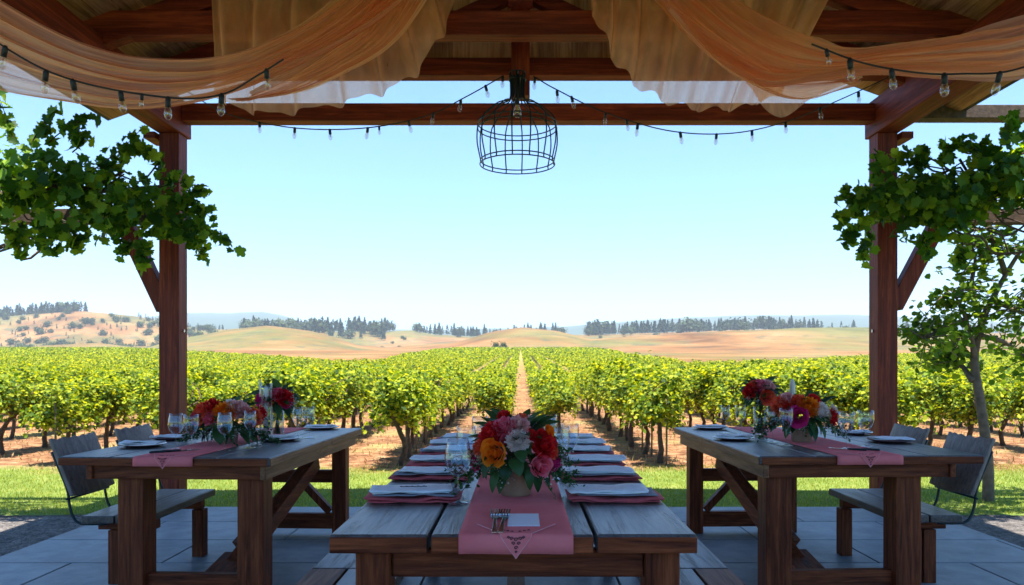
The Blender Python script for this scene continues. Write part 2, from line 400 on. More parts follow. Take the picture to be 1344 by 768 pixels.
# ------------------------------------------------------------------ scatter helpers
LEAF = np.array([(0,0,0),(-.42,.22,.10),(-.40,.62,.12),(0,1,.0),(.40,.62,.12),(.42,.22,.10)], dtype=float); LEAF[:,1] -= .4
LF = np.array([(0,1,2,3),(0,3,4,5)])
h = [(0,0),(.18,-.16),(.42,-.10),(.50,.12),(.40,.26),(.60,.42),(.52,.58),(.34,.62),(.30,.82),(.12,.86),(0,1.08)]
out_ = h+[(-x,y) for x,y in reversed(h[1:-1])]
BIG = np.array([(0,.35,0)]+[(x,y,abs(x)*.35-.12*(y-.4)**2) for x,y in out_], dtype=float); BIG[:,1] -= .3
nb = len(out_); BF = np.array([(0, 1+i, 1+(i+1) % nb) for i in range(nb)])
BLADE = np.array([(-.06,0,0),(.06,0,0),(.0,.35,1.0)]); BLF = np.array([(0,1,2)])
QUAD = np.array([(-.5,-.5,0),(.5,-.5,.12),(.5,.5,0),(-.5,.5,.12)]); QF = np.array([(0,1,2,3)])
def scatter(pos, size, tmpl, faces, nrm=None, spread=1.0, rs=RS):
    pos = np.asarray(pos, float); n = len(pos); size = np.broadcast_to(np.asarray(size, float), (n,))
    z = rs.normal(size=(n,3))*spread + (np.array([0,0,1.]) if nrm is None else np.asarray(nrm, float))
    z /= np.linalg.norm(z, axis=1)[:,None]+1e-9
    a = rs.normal(size=(n,3)); x = np.cross(a, z); x /= np.linalg.norm(x, axis=1)[:,None]+1e-9
    y = np.cross(z, x); k = len(tmpl)
    V = pos[:,None,:]+size[:,None,None]*(tmpl[None,:,0:1]*x[:,None,:]+tmpl[None,:,1:2]*y[:,None,:]+tmpl[None,:,2:3]*z[:,None,:])
    F = faces[None]+np.arange(n)[:,None,None]*k
    return V.reshape(-1,3), F.reshape(-1, faces.shape[1])

# lawn blades
def lawn():
    n = 120000; y = RS.uniform(6.3, 9.5, n); x = RS.uniform(-1, 1, n)*(.72*y+.4)
    lim = 9.15+.35*np.sin(x*1.3)+.3*np.sin(x*3.1+1)+RS.normal(size=n)*.18
    keep = (y < lim) & ((y > 6.56) | (np.abs(x) > 3.5)) & ((y > 6.34) )
    x, y = x[keep], y[keep]
    pos = np.stack([x, y, np.full(len(x), -.03)], 1); sz = RS.uniform(.012, .030, len(x))
    V, F = scatter(pos, sz, BLADE*np.array([2.2,1,1]), BLF, spread=.16)
    o = link('lawn_grass', mesh_np('lawn_grass', V, F, M['grass'])); meta(o, 'short bright green lawn grass between patio and vineyard soil', 'grass', kind='stuff')
    n = 26000; y = 8.9+RS.power(1.0, n)*20; x = RS.uniform(-1, 1, n)*(.72*y)
    cl = np.array([mnoise.noise(Vector((a*.9, b*.9, 2))) for a, b in zip(x, y)]); k = cl > -.12+RS.normal(size=n)*.15
    x, y = x[k], y[k]; pos = np.stack([x, y, [gz(a, b) for a, b in zip(x, y)]], 1)
    sz = RS.uniform(.03, .085, len(x))
    V, F = scatter(pos, sz, BLADE*np.array([2.2,1,1]), BLF, spread=.5)
    o = link('dry_weeds', mesh_np('dry_weeds', V, F, M['dry'])); meta(o, 'dry straw coloured weeds scattered over the orange soil', 'weeds', kind='stuff')
lawn()

# ------------------------------------------------------------------ vineyard
def vine_variant(i):
    rs = np.random.RandomState(100+i); n = 2300
    cen = []
    for k in range(26):
        cen.append((rs.uniform(-.22,.22), rs.uniform(-.52,.52), rs.uniform(.58,1.0)))
    cen = np.array(cen); w = rs.randint(0, len(cen), n)
    pos = cen[w]+rs.normal(size=(n,3))*np.array([.075,.09,.08])
    top = rs.uniform(-.5,.5,(4,1)); sh = []
    for t in top[:,0]:
        bx = rs.uniform(-.15,.15); L = rs.uniform(.12,.28)
        for q in range(9): sh.append((bx+q*.01, t+rs.normal()*.02, 1.0+L*q/9))
    for q in range(5):   # drooping shoots
        bx = rs.choice([-1,1])*rs.uniform(.2,.34); by = rs.uniform(-.5,.5)
        for r in range(9): sh.append((bx+rs.normal()*.02, by+rs.normal()*.03, .62-r*.026))
    pos = np.vstack([pos, sh]); cl = pos*np.array([1,1,0]); nr = np.array([0,0,.9])+ (pos-np.array([0,0,.85]))*np.array([1.6,.8,1.0])
    V, F = scatter(pos, rs.uniform(.034,.064,len(pos)), LEAF, LF, nr, .45, rs)
    fol = mesh_np('foliage', V, F, M['vine'])
    b = MB(); x = y = 0; pts = []; rad = []
    a1, a2 = rs.uniform(-.07,.07,2)
    for q in range(9):
        z = q/8*.62; pts.append((a1*math.sin(z*7)+rs.normal()*.008, a2*math.sin(z*6+1)+rs.normal()*.008, z-.06 if q == 0 else z)); rad.append(.034-.012*q/8+rs.uniform(0,.007))
    rad[0] = .045; b.tube(pts, rad, 7); tp = Vector(pts[-1])
    for sg in (-1, 1):
        p = [tp-Vector((0,0,.12)), tp+Vector((rs.normal()*.02, sg*.12, .0)), tp+Vector((rs.normal()*.03, sg*.3, .10)), tp+Vector((rs.normal()*.05, sg*.48, .14))]
        b.tube(catmull(p, 8), [.022,.02,.018,.016,.014,.012,.01,.008], 6)
    for q in range(4):
        p = [tp, tp+Vector((rs.normal()*.12, rs.normal()*.15, .15)), tp+Vector((rs.normal()*.2, rs.normal()*.25, .35))]
        b.tube(catmull(p, 6), [.012,.011,.009,.008,.006,.005], 5)
    me = bpy.data.meshes.new('trunk'); me.from_pydata(b.v, [], b.f); me.materials.append(W['bark']); me.polygons.foreach_set('use_smooth', [True]*len(me.polygons))
    return fol, me
VAR = [vine_variant(i) for i in range(7)]
def row_x(k):  # k = ..., -2, -1 | 1, 2 ...
    return {-1:-.47,-2:-1.53,1:.60,2:1.74}.get(k, -1.53-1.42*(-k-2) if k < 0 else 1.74+1.42*(k-2))
def row_start(k):
    r = random.Random(k*13+5)
    if k == -1: return 13.0
    if k == 1: return 12.4
    if k in (-2,): return 9.35
    if k in (2,): return 9.7
    return 9.5+r.uniform(0, .7)
vines = []
NEAR_END = 21.6
for k in list(range(-18, 0))+list(range(1, 19)):
    X = row_x(k); y = row_start(k); i = 1
    while y < NEAR_END:
        if abs(X) < .70*y+.2: vines.append((k, i, X, y))
        y += .92; i += 1
vines.sort(key=lambda v: v[3]); vines = vines[:300]
seen = {}
protos = {}
for (k, i, X, y) in vines:
    side = 'left' if k < 0 else 'right'
    r = random.Random(k*100+i); seen[k] = seen.get(k, 0)+1
    rowname = {1: 'first row '+side+' of the dirt path'}.get(abs(k), '%s row %s of the dirt path' % (ordw(abs(k)), side))
    pos = seen[k]
    lab = ('frontmost leafy grapevine, nearest the lawn, in the %s' if pos == 1 else ordw(pos)+' grapevine back from the lawn in the %s') % rowname
    v = r.randrange(len(VAR)); x = X+r.uniform(-.05,.05); yy = y+r.uniform(-.1,.1)
    loc = (x, yy, gz(x, yy)); rz = r.choice([0, PI])+r.uniform(-.12,.12)
    if v not in protos:
        t = thing('grapevine', lab, 'grapevine', loc, rz, 'grapevines planted in rows beyond the lawn')
        link('foliage', VAR[v][0], t); link('trunk', VAR[v][1], t); protos[v] = t
    else:
        t = copy_tree(protos[v], None, loc, rz, lab)
    s = r.uniform(.88, 1.12)*(1.0 if abs(k) > 1 else .95); t.scale = (s, s, s*r.uniform(.93,1.07))
for j, (k, y) in enumerate([(-5,9.4),(-4,9.2),(-3,9.9),(-2,9.85),(-2,10.8),(-2,11.9),(2,9.35),(2,10.4),(2,11.2),(2,12.2),(3,9.8),(3,10.9),(-3,11.2),(4,10.1),(5,9.9),(-6,10.0)]):
    side = 'left' if k < 0 else 'right'; nn = sum(1 for q in [(-5,9.4),(-4,9.2),(-3,9.9),(-2,9.85),(-2,10.8),(-2,11.9),(2,9.35),(2,10.4),(2,11.2),(2,12.2),(3,9.8),(3,10.9),(-3,11.2),(4,10.1),(5,9.9),(-6,10.0)] if q[0] == k and q[1] <= y)
    x = row_x(k)+.05; b = MB(); b.tube([(0,0,-.1),(.005,0,.3),(0,.01,.95)], .013, 6)
    o = b.build('vine_stake', W['bark2'], None, True, loc=(x, y, gz(x, y)))
    meta(o, '%s thin stake from the lawn in the %s row %s of the dirt path' % (ordw(nn), ordw(abs(k)), side), 'stake', 'stakes under the grapevines')
def far_rows():
    rs = np.random.RandomState(5); P_, S_ = [], []
    last = {}
    for (k, i, X, y) in vines: last[k] = max(last.get(k, 0), y)
    k = -150
    while k <= 150:
        if k == 0: k += 1; continue
        X = row_x(k); y0 = max(row_start(k) if k not in last else last[k]+.6, abs(X)/.74)
        segs = [(y0, 40, 340, .068), (40, 80, 100, .12), (80, 130, 40, .24), (130, 204, 26, .38)]
        for a, e, dn, sz in segs:
            a = max(a, y0)
            if a >= e: continue
            n = int((e-a)*dn); yy = rs.uniform(a, e, n)
            xx = X+rs.normal(size=n)*.12; zz = rs.uniform(.42, .98 if a < 40 else .88, n)+.05*np.sin(yy*2.1+k)+rs.normal(size=n)*.03
            q = np.clip((yy-28)/12, 0, 1); g = -.03+FS*(yy-28)*q*q*(3-2*q)
            P_.append(np.stack([xx, yy, zz+g], 1)); S_.append(np.full(n, sz)*rs.uniform(.7,1.2,n))
        k += 1
    pos = np.vstack(P_); sz = np.concatenate(S_); kk = pos[:,1] < dend(pos[:,0]/pos[:,1])-1; pos = pos[kk]; sz = sz[kk]; print('far leaves', len(pos))
    near = pos[:,1] < 40
    V, F = scatter(pos, sz, LEAF, LF, None, .55, rs)
    o = link('distant_vine_rows', mesh_np('distant_vine_rows', V, F, M['vine'])); meta(o, 'rows of yellow green vines running back to the hills', 'vineyard', kind='stuff')
far_rows()

# ------------------------------------------------------------------ hill trees
def conifer_mesh(i):
    rs = np.random.RandomState(300+i); n = 320; t = rs.power(1.2, n); hgt = 1.0
    R = rs.uniform(.15,.2); ang = rs.uniform(0, 2*PI, n); rad = R*(t**.8)*rs.uniform(.5,1.1,n)*(1+.25*np.sin(ang*3+t*9))
    pos = np.stack([rad*np.cos(ang), rad*np.sin(ang), 1-t*.86], 1)
    V, F = scatter(pos, rs.uniform(.06,.11,n), LEAF, LF, pos*np.array([1,1,0])*4+np.array([0,0,.5]), .5, rs)
    me = mesh_np('conifer', V, F, M['pine']); return me
def oak_mesh(i):
    rs = np.random.RandomState(400+i); n = 420; c = rs.normal(size=(9,3))*np.array([.20,.20,.11])+np.array([0,0,.45])
    pos = c[rs.randint(0,9,n)]+rs.normal(size=(n,3))*.14; pos[:,2] = np.abs(pos[:,2])+.02
    V, F = scatter(pos, rs.uniform(.09,.16,n), LEAF, LF, (pos-np.array([0,0,.3]))*2, .5, rs)
    return mesh_np('oak', V, F, M['oak'])
CON = [conifer_mesh(i) for i in range(5)]+[oak_mesh(20), oak_mesh(21)]; OAK = [oak_mesh(i) for i in range(5)]
rr = random.Random(9)
def wood_line(name, meshes, spec, n, hgt, label, cat, group):
    for i in range(n):
        a, e, y0, y1 = spec; px = rr.uniform(a, e); y = rr.uniform(y0, y1); x = (px-683)*y/1000
        o = link(name, rr.choice(meshes), None, (x, y, gz(x, y)-.3)); o.rotation_euler = (0,0,rr.uniform(0,6.28))
        s = hgt*rr.uniform(.65,1.2); k = rr.uniform(.85,1.3); o.scale = (s*k, s*k, s)
        meta(o, label, cat, group)
wood_line('conifer_tree', CON, (318,510,560,640), 80, 11, 'small dark conifer in the wood crowning the tan hill left of centre', 'tree', 'conifers above the left tan hill')
wood_line('conifer_tree', CON, (545,645,600,645), 20, 9, 'tiny distant conifer in the thin line between the left wood and the central mound', 'tree', 'conifers left of the central mound')
wood_line('conifer_tree', CON, (650,745,600,650), 22, 9.5, 'tiny dark conifer standing behind the crest of the central tan mound', 'tree', 'conifers behind the central mound')
wood_line('conifer_tree', CON, (770,1075,590,650), 100, 10.5, 'small dark conifer in the long tree line right of the central mound', 'tree', 'conifers right of the central mound')
wood_line('conifer_tree', CON, (1075,1320,600,650), 12, 8, 'tiny dark conifer on the far ridge at the right, behind the right post', 'tree', 'conifers on the right ridge')
wood_line('conifer_tree', CON, (-40,115,640,760), 62, 9, 'dark conifer in the wood capping the brushy hill at far left', 'tree', 'conifers on the far left hill')
wood_line('round_shrub', OAK, (-30,290,400,620), 120, 5.0, 'dark round shrub dotting the brown slope of the far left hill', 'shrub', 'shrubs on the brown left slope')
wood_line('round_shrub', OAK, (480,560,450,600), 9, 4.0, 'small round shrub on the pale slope left of the central mound', 'shrub', 'shrubs left of the central mound')
wood_line('round_shrub', OAK, (780,1220,480,620), 34, 4.0, 'small round shrub below the long tree line on the right slope', 'shrub', 'shrubs on the right slope')
def far_wood():
    rs = np.random.RandomState(8); Ps, Ss = [], []
    for (a, e, y0, y1, n, h) in ((318,510,610,660,70,10),(770,1075,610,665,110,9.5),(545,745,620,665,26,8.5),(-60,115,640,700,150,9.5),(-60,300,400,620,150,3.2),(180,300,560,660,40,4),(1075,1330,620,665,30,7.5)):
        for i in range(n):
            px = rs.uniform(a, e); y = rs.uniform(y0, y1); x = (px-683)*y/1000; m = 90; t = rs.power(1.2, m); H_ = h*rs.uniform(.7,1.15); an = rs.uniform(0,2*PI,m); rad = H_*.2*t**.8*rs.uniform(.5,1.1,m)
            Ps.append(np.stack([x+rad*np.cos(an), y+rad*np.sin(an), gz(x,y)-.3+H_*(1-t*.9)], 1)); Ss.append(rs.uniform(.09,.15,m)*H_)
    V, F = scatter(np.vstack(Ps), np.concatenate(Ss), LEAF, LF, None, .7, rs)
    o = link('distant_wood', mesh_np('distant_wood', V, F, M['pine'])); meta(o, 'far dark woodland massed behind the ridge conifers', 'woodland', kind='stuff')
far_wood()
for px, lab in ((650,'left one of the two small shrubs at the end of the vine rows'), (660,'right one of the two small shrubs at the end of the vine rows')):
    x = (px-683)*.22; o = link('round_shrub', OAK[1], None, (x, 220, gz(x,220)-.1)); o.scale = (2.2,2.2,3.0); meta(o, lab, 'shrub', 'pair of shrubs past the vineyard')

# ------------------------------------------------------------------ young tree at right
def young_tree():
    base = Vector((4.27, 6.95, -.03)); rs = np.random.RandomState(77); r = random.Random(5)
    t = thing('young_tree', 'slender leafy tree with a thin grey brown trunk at the right edge beyond the patio', 'tree', base)
    q = lambda px, py, d: P(px, py, d)-base
    trunk = [Vector((0,0,-.05)), q(1296,600,6.95), q(1287,530,6.95), q(1279,470,6.97), q(1290,420,6.95), q(1304,390,6.9), q(1325,352,6.85), q(1352,310,6.8)]
    b = MB(); pts = catmull(trunk, 30); b.tube(pts, [.052-.038*i/29 for i in range(30)], 10)
    b.build('trunk', W['bark2'], t, True)
    forks = [(q(1279,470,6.97), [q(1274,440,6.9), q(1262,405,6.85), q(1248,380,6.8)]), (q(1290,425,6.95), [q(1275,380,6.9), q(1280,340,6.9), q(1268,305,6.9)]),
        (q(1300,395,6.9), [q(1315,400,6.7), q(1340,410,6.6), q(1370,415,6.5)]), (q(1320,360,6.85), [q(1310,330,6.9), q(1300,305,6.95), q(1305,280,7)]),
        (q(1268,420,6.9), [q(1240,430,6.8), q(1222,440,6.75), q(1212,445,6.7)]), (q(1285,440,6.95), [q(1320,450,7.1), q(1345,470,7.2), q(1360,480,7.3)]),
        (q(1276,500,6.95), [q(1262,480,7.1), q(1245,470,7.2), q(1235,465,7.3)])]
    b = MB(); lp = []
    for s, pp in forks:
        c = catmull([s]+pp, 14); b.tube(c, [.028-.022*i/13 for i in range(14)], 7)
        for i in range(4, 14):
            for _ in range(3):
                dr = Vector((r.gauss(0,1), r.gauss(0,1), r.gauss(.15,.7))).normalized(); L = r.uniform(.12,.34)
                e = c[i]+dr*L; b.tube([c[i], c[i]+dr*L*.5+Vector((0,0,.02)), e], [.006,.005,.003], 4)
                for k in range(10): lp.append(c[i]+dr*L*r.uniform(.3,1.15)+Vector((r.gauss(0,.045), r.gauss(0,.045), r.gauss(0,.04))))
    b.build('branch', W['bark2'], t, True)
    V, F = scatter(np.array(lp), rs.uniform(.045,.08,len(lp)), LEAF, LF, None, .7, rs)
    link('crown', mesh_np('crown', V, F, M['tree']), t)
young_tree()
# ------------------------------------------------------------------ pavilion
def pavilion():
    O = Vector((.08, 3, 0))
    t = thing('pavilion', 'open timber pavilion with red brown posts and beams over the dining tables', 'pavilion', O)
    H = lambda z: EYE+z
    zb0, zb1 = H(2.095), H(2.245)
    for (xa, xb) in ((-3.085,-2.915), (3.05,3.22)):
        for ya in (6.5, -1.2):
            b = MB(O); b.box(xa, xb, ya, ya+.17, 0.0, H(1.99)); po = b.build('post', W['redZ'], t, bevel=.006)
            if ya > 0:
                b = MB(O); sx = 1 if xa < 0 else -1; xi = xb if xa < 0 else xa
                b.tube([(xi, ya+.085, H(.30)), (xi+sx*.012, ya+.085, H(.30))], .014, 10); c = b.build('bolt', M['steel'], None); c.parent = po
    for (xa, xb, n) in ((-3.10,-2.90,-1), (3.035,3.235,1)):
        b = MB(O); b.box(xa, xb, -1.6, 6.72, H(1.99), H(2.29)); b.build('side_beam', W['redY'], t, bevel=.008)
        b = MB(O); xo = xa if n < 0 else xb
        b.box(min(xo+n*.10, xo-n*.0), max(xo+n*.10, xo), 6.46, 6.70, H(1.93), H(1.988)); b.build('bracket', W['redX'], t, bevel=.004)
    b = MB(O); b.box(-2.897, 3.032, 6.51, 6.65, zb0, zb1); b.build('end_beam', W['redX'], t, bevel=.006)
    b = MB(O); b.box(3.238, 5.1, 6.52, 6.66, H(2.12), H(2.235)); b.build('outrigger_beam', W['bark'], t, bevel=.006)
    # tie beams across, trusses
    ridge = lambda x: H(3.50)-abs(x-.07)*.36
    for k, (y, z0, hh) in enumerate(((6.0, 2.243, .14), (5.28, 2.25, .17), (3.6, 2.25, .17), (1.9, 2.25, .17), (.2, 2.25, .17))):
        b = MB(O); b.box(-3.09+.0, 3.23, y, y+.13, H(z0+.045), H(z0+.045+hh)); b.build('tie_beam', W['redX'], t, bevel=.006)
        for s in (-1, 1):
            b = MB(O); xe = .07+s*3.25
            b.beam((.07+s*.0+s*.085, y+.065, ridge(.15)-.12), (xe, y+.065, ridge(xe)-.12), .10, .15); b.build('rafter', W['redX'], t, bevel=.005)
    # intermediate rafters
    for y in (4.45, 2.75, 1.05):
        for s in (-1, 1):
            b = MB(O); xe = .07+s*3.45; b.beam((.07+s*.085, y+.06, ridge(.15)-.09), (xe, y+.06, ridge(xe)-.09), .07, .12); b.build('rafter', W['gable'], t, bevel=.005)
    b = MB(O); b.box(.01, .13, -1.6, 6.128, ridge(.07)-.26, ridge(.07)-.06); b.build('ridge_beam', W['redY'], t, bevel=.005)
    zb = P(683,128,5.85).z
    b = MB(O); b.box(-.07, .072, 5.80, 5.94, zb, ridge(0)-.262); b.build('king_post', W['redZ'], t, bevel=.006)
    b = MB(O); b.box(-.085, .085, 5.15, 5.278, H(2.47), ridge(0)-.262); b.build('king_post', W['redZ'], t, bevel=.006)
    for s in (-1, 1):
        b = MB(O); b.beam((s*.075, 5.88, H(2.86)), (s*1.05, 5.88, H(2.40)), .09, .11); b.build('strut', W['redX'], t, bevel=.005)
        b = MB(O); b.beam((s*1.25, 5.62, H(2.46)), (s*.72, 5.62, H(2.95)), .08, .10); b.build('strut', W['gable'], t, bevel=.005)
    # diagonal braces outside the two posts
    b = MB(O); b.beam(P(222,400,6.58)+Vector((-.03,0,-.04)), P(160,283,6.58), .13, .10, (0,1,0)); b.build('brace', W['redZ'], t, bevel=.005)
    b = MB(O); b.beam(P(1168,397,6.58)+Vector((.03,0,-.04)), P(1236,283,6.58), .13, .10, (0,1,0)); b.build('brace', W['redZ'], t, bevel=.005)
    for s, xa in ((-1,-3.088), (1,3.223)):
        b = MB(O); b.box(min(xa, xa+s*2.2), max(xa, xa+s*2.2), 6.50, 6.62, H(1.22), H(1.34)); b.build('trellis_arm', W['bark'], t, bevel=.005)
        xo = xa+s*2.1; b = MB(O); b.box(xo-.06, xo+.06, 6.50, 6.62, -.05, H(1.217)); b.build('trellis_post', W['bark'], t, bevel=.005)
    # ceiling boards running front to back on both slopes, gable boards
    rs = random.Random(3); b = MB(O)
    for s in (-1, 1):
        x = .03
        while x < 3.62:
            w = .135; x0 = .07+s*x; x1 = .07+s*(x+w)
            z0, z1 = ridge(x0)+.003, ridge(x1)+.003; y = -1.7
            while y < 6.74:
                L = rs.uniform(1.6, 3.0); ye = min(6.74, y+L); dz = rs.uniform(0,.004)
                V = [(x0,y,z0+dz),(x1,y,z1+dz),(x1,ye-.004,z1+dz),(x0,ye-.004,z0+dz),(x0,y,z0+.022+dz),(x1,y,z1+.022+dz),(x1,ye-.004,z1+.022+dz),(x0,ye-.004,z0+.022+dz)]
                b.add(V, [(3,2,1,0),(4,5,6,7),(0,1,5,4),(1,2,6,5),(2,3,7,6),(3,0,4,7)]); y = ye
            x += w+.006
    b.build('ceiling', W['board'], t)
    b = MB(O)
    for s in (-1, 1):
        x0, x1 = .07, .07+s*3.75
        b.add([(x0,-1.8,ridge(x0)+.035),(x1,-1.8,ridge(x1)+.035),(x1,6.80,ridge(x1)+.035),(x0,6.80,ridge(x0)+.035),(x0,-1.8,ridge(x0)+.07),(x1,-1.8,ridge(x1)+.07),(x1,6.80,ridge(x1)+.07),(x0,6.80,ridge(x0)+.07)],
              [(3,2,1,0),(4,5,6,7),(0,1,5,4),(1,2,6,5),(2,3,7,6),(3,0,4,7)])
    b.build('roof', simple('dark_roofing', (.06,.055,.05), .9, bmp=.5, bs=30), t)
    b = MB(O); x = -3.4
    while x < 3.55:
        w = .138; zt = min(ridge(x), ridge(x+w))-.002
        z0 = H(2.30)+rs.uniform(0,.004)
        b.box(x, x+w, 6.132+rs.uniform(0,.004)+(.006 if int(round(x/.136)) % 2 else 0), 6.160, z0, zt) if zt > z0 else None
        x += w-.002
    b.build('gable_board', W['gable'], t)
    b = MB(O); b.box(-3.6, 3.75, -1.75, -1.62, 0, 1.0); b.build('unseen_fill_wall', simple('warm_fill_plaster', (.66,.42,.26), .9, var=.1), t)  # unseen low wall added to block rear sky light and give warm fill
    return t
pavilion()

# ------------------------------------------------------------------ draped fabric
def cloth(name, top, bot, mat, label, group, nu=110, nv=64, amp=.035, fr=34, seed=0, slack=.08, mode='swag'):
    a = catmull(top, nu); c = catmull(bot, nu); V = []; UV = []
    org = Vector(a[nu//2]); pr = random.Random(seed); ph = [pr.uniform(0,6.28) for _ in range(6)]
    for i in range(nu):
        u = i/(nu-1)
        for j in range(nv):
            v = j/(nv-1); p = a[i].lerp(c[i], v)
            if mode == 'swag':
                q = fr*v+1.4*math.sin(3.1*u+ph[0])+.9*math.sin(7*u+ph[1])
                f = math.sin(q)+.5*math.sin(q*2.3+ph[2]+2*u)+.3*math.sin(q*.37+ph[3])
                p = p+Vector((0, amp*f+slack*math.sin(PI*v), .012*math.cos(q+ph[4])))
            else:
                q = fr*u+1.2*math.sin(2.2*v+ph[0])
                f = (math.sin(q)+.45*math.sin(q*2.1+ph[2]+v*2))
                p = p+Vector((.3*amp*math.cos(q), amp*f, 0))
            V.append(p-org); UV.append((u, v) if mode == 'swag' else (v, u))
    F = [(i*nv+j, (i+1)*nv+j, (i+1)*nv+j+1, i*nv+j+1) for i in range(nu-1) for j in range(nv-1)]
    o = link(name, mesh_np(name, V, F, mat, True, UV), None, org)
    return meta(o, label, 'drapery', group)
def PL(l): return [P(*q) for q in l]
G1 = 'heavy voile swags across the front of the ceiling'; G2 = 'sheer voile panels behind the swags'
cloth('voile_swag', PL([(-190,-110,3.3),(-60,-40,3.5),(0,-2,3.6),(61,34,3.75),(115,58,3.9),(180,74,4.0),(270,76,4.2),(340,58,4.4),(425,10,4.6),(500,-70,4.8)]),
    PL([(-190,60,3.3),(-60,105,3.5),(10,124,3.6),(75,134,3.75),(150,144,3.9),(215,141,4.0),(290,124,4.2),(380,88,4.4),(485,32,4.6),(590,-50,4.8)]),
    CL, 'long tan voile swag dipping low across the upper left', G1, seed=3)
cloth('voile_swag', PL([(330,120,4.55),(380,92,4.6),(430,62,4.65),(480,20,4.7),(525,-60,4.75)]), PL([(300,131,4.55),(380,124,4.6),(450,98,4.65),(525,50,4.7),(600,-60,4.75)]),
    CL, 'short bunched tan voile fold sweeping up towards the ceiling at centre left', G1, nu=60, nv=40, fr=18, amp=.03, seed=5)
cloth('sheer_panel', PL([(272,-40,5.0),(360,-40,5.0),(450,-40,5.0),(530,-40,5.0),(609,-40,5.0)]), PL([(278,128,5.0),(345,149,5.0),(455,134,5.0),(545,96,5.0),(607,-10,5.0)]),
    CL2, 'sheer tan voile panel with a curved hem hanging left of the wire cage pendant', G2, amp=.055, fr=44, seed=8, mode='panel')
cloth('sheer_panel', PL([(764,-40,5.0),(820,-40,5.0),(900,-40,5.0),(1000,-40,5.0),(1104,-40,5.0)]), PL([(770,-5,5.0),(815,92,5.0),(880,136,5.0),(955,144,5.0),(1020,128,5.0)]),
    CL2, 'sheer tan voile panel with a curved hem hanging right of the wire cage pendant', G2, amp=.055, fr=44, seed=10, mode='panel')
cloth('sheer_panel', PL([(975,60,4.8),(1010,50,4.8),(1060,45,4.8),(1120,70,4.8)]), PL([(978,112,4.8),(1024,154,4.8),(1066,128,4.8),(1130,104,4.8)]),
    CL2, 'small pointed sheer voile tail below the upper right swag', G2, nu=50, nv=40, amp=.02, fr=12, seed=12, mode='panel')
cloth('voile_swag', PL([(850,-80,4.8),(920,-45,4.7),(985,4,4.6),(1040,34,4.5),(1111,62,4.3),(1199,54,4.1),(1290,36,3.9),(1380,8,3.7),(1540,-110,3.3)]),
    PL([(838,-30,4.8),(890,32,4.7),(935,74,4.6),(1000,112,4.5),(1070,104,4.3),(1150,94,4.1),(1250,99,3.9),(1360,96,3.7),(1540,40,3.3)]),
    CL, 'long tan voile swag dipping low across the upper right', G1, seed=14)
cloth('voile_swag', PL([(880,-10,4.5),(930,35,4.5),(985,72,4.5),(1040,92,4.5),(1131,98,4.5)]), PL([(880,10,4.5),(940,82,4.5),(1000,118,4.5),(1060,134,4.5),(1131,108,4.5)]),
    CL2, 'rounded semi sheer voile fold under the upper right swag', G1, nu=60, nv=40, fr=12, amp=.025, seed=15)

# ------------------------------------------------------------------ wire cage pendant
def cage():
    c = P(679, 170, 5.55); r = .285
    t = thing('cage_pendant', 'dome shaped black wire cage pendant hanging from the king post', 'pendant', c)
    z = lambda py: (170-py)*5.55/1000
    def ring(rad, zz, w=.006): return [(rad*math.cos(2*PI*i/48), rad*math.sin(2*PI*i/48), zz) for i in range(48)]
    zt, zn, zu, zl = z(96), z(132), z(163), z(211)
    for rad, zz in ((.058, zt), (.062, zt-.05), (r, zu), (r+.003, zu-.035), (r*.94, zl), (r*.955, zl+.06 if False else zl-.028)):
        MB().tube(ring(rad, zz), .0045, 6, True).build('ring', M['iron'], t, True)
    n = 14
    for i in range(n):
        a = 2*PI*i/n+.1; d = Vector((math.cos(a), math.sin(a), 0))
        pts = [d*.058+Vector((0,0,zt)), d*.05+Vector((0,0,zt-.10)), d*.06+Vector((0,0,zn+.0)), d*.15+Vector((0,0,zn-.035)), d*.25+Vector((0,0,zu+.055)), d*r+Vector((0,0,zu)),
               d*(r+.008)+Vector((0,0,(zu+zl)/2)), d*r*.94+Vector((0,0,zl-.0)), d*r*.955+Vector((0,0,zl-.028))]
        MB().tube(catmull(pts, 30), .0050, 5).build('wire', M['iron'], t, True)
    MB().tube([(0,0,zt-.01), (0,0,zn-.03)], .016, 10).build('lamp_holder', M['rubber'], t, True)
    MB().lathe([(.012,zn-.03),(.016,zn-.045),(.03,zn-.075),(.028,zn-.105),(.012,zn-.122),(.001,zn-.126)], n=16).build('bulb', M['bulb'], t, True)
    b = MB(); b.box(-.012,.03, .05, .245, zt-.012, zt+.0); b.tube([(.0,-.058,zt-.005),(0,.06,zt-.005)], .006, 6); b.build('bracket', M['iron'], t)
cage()

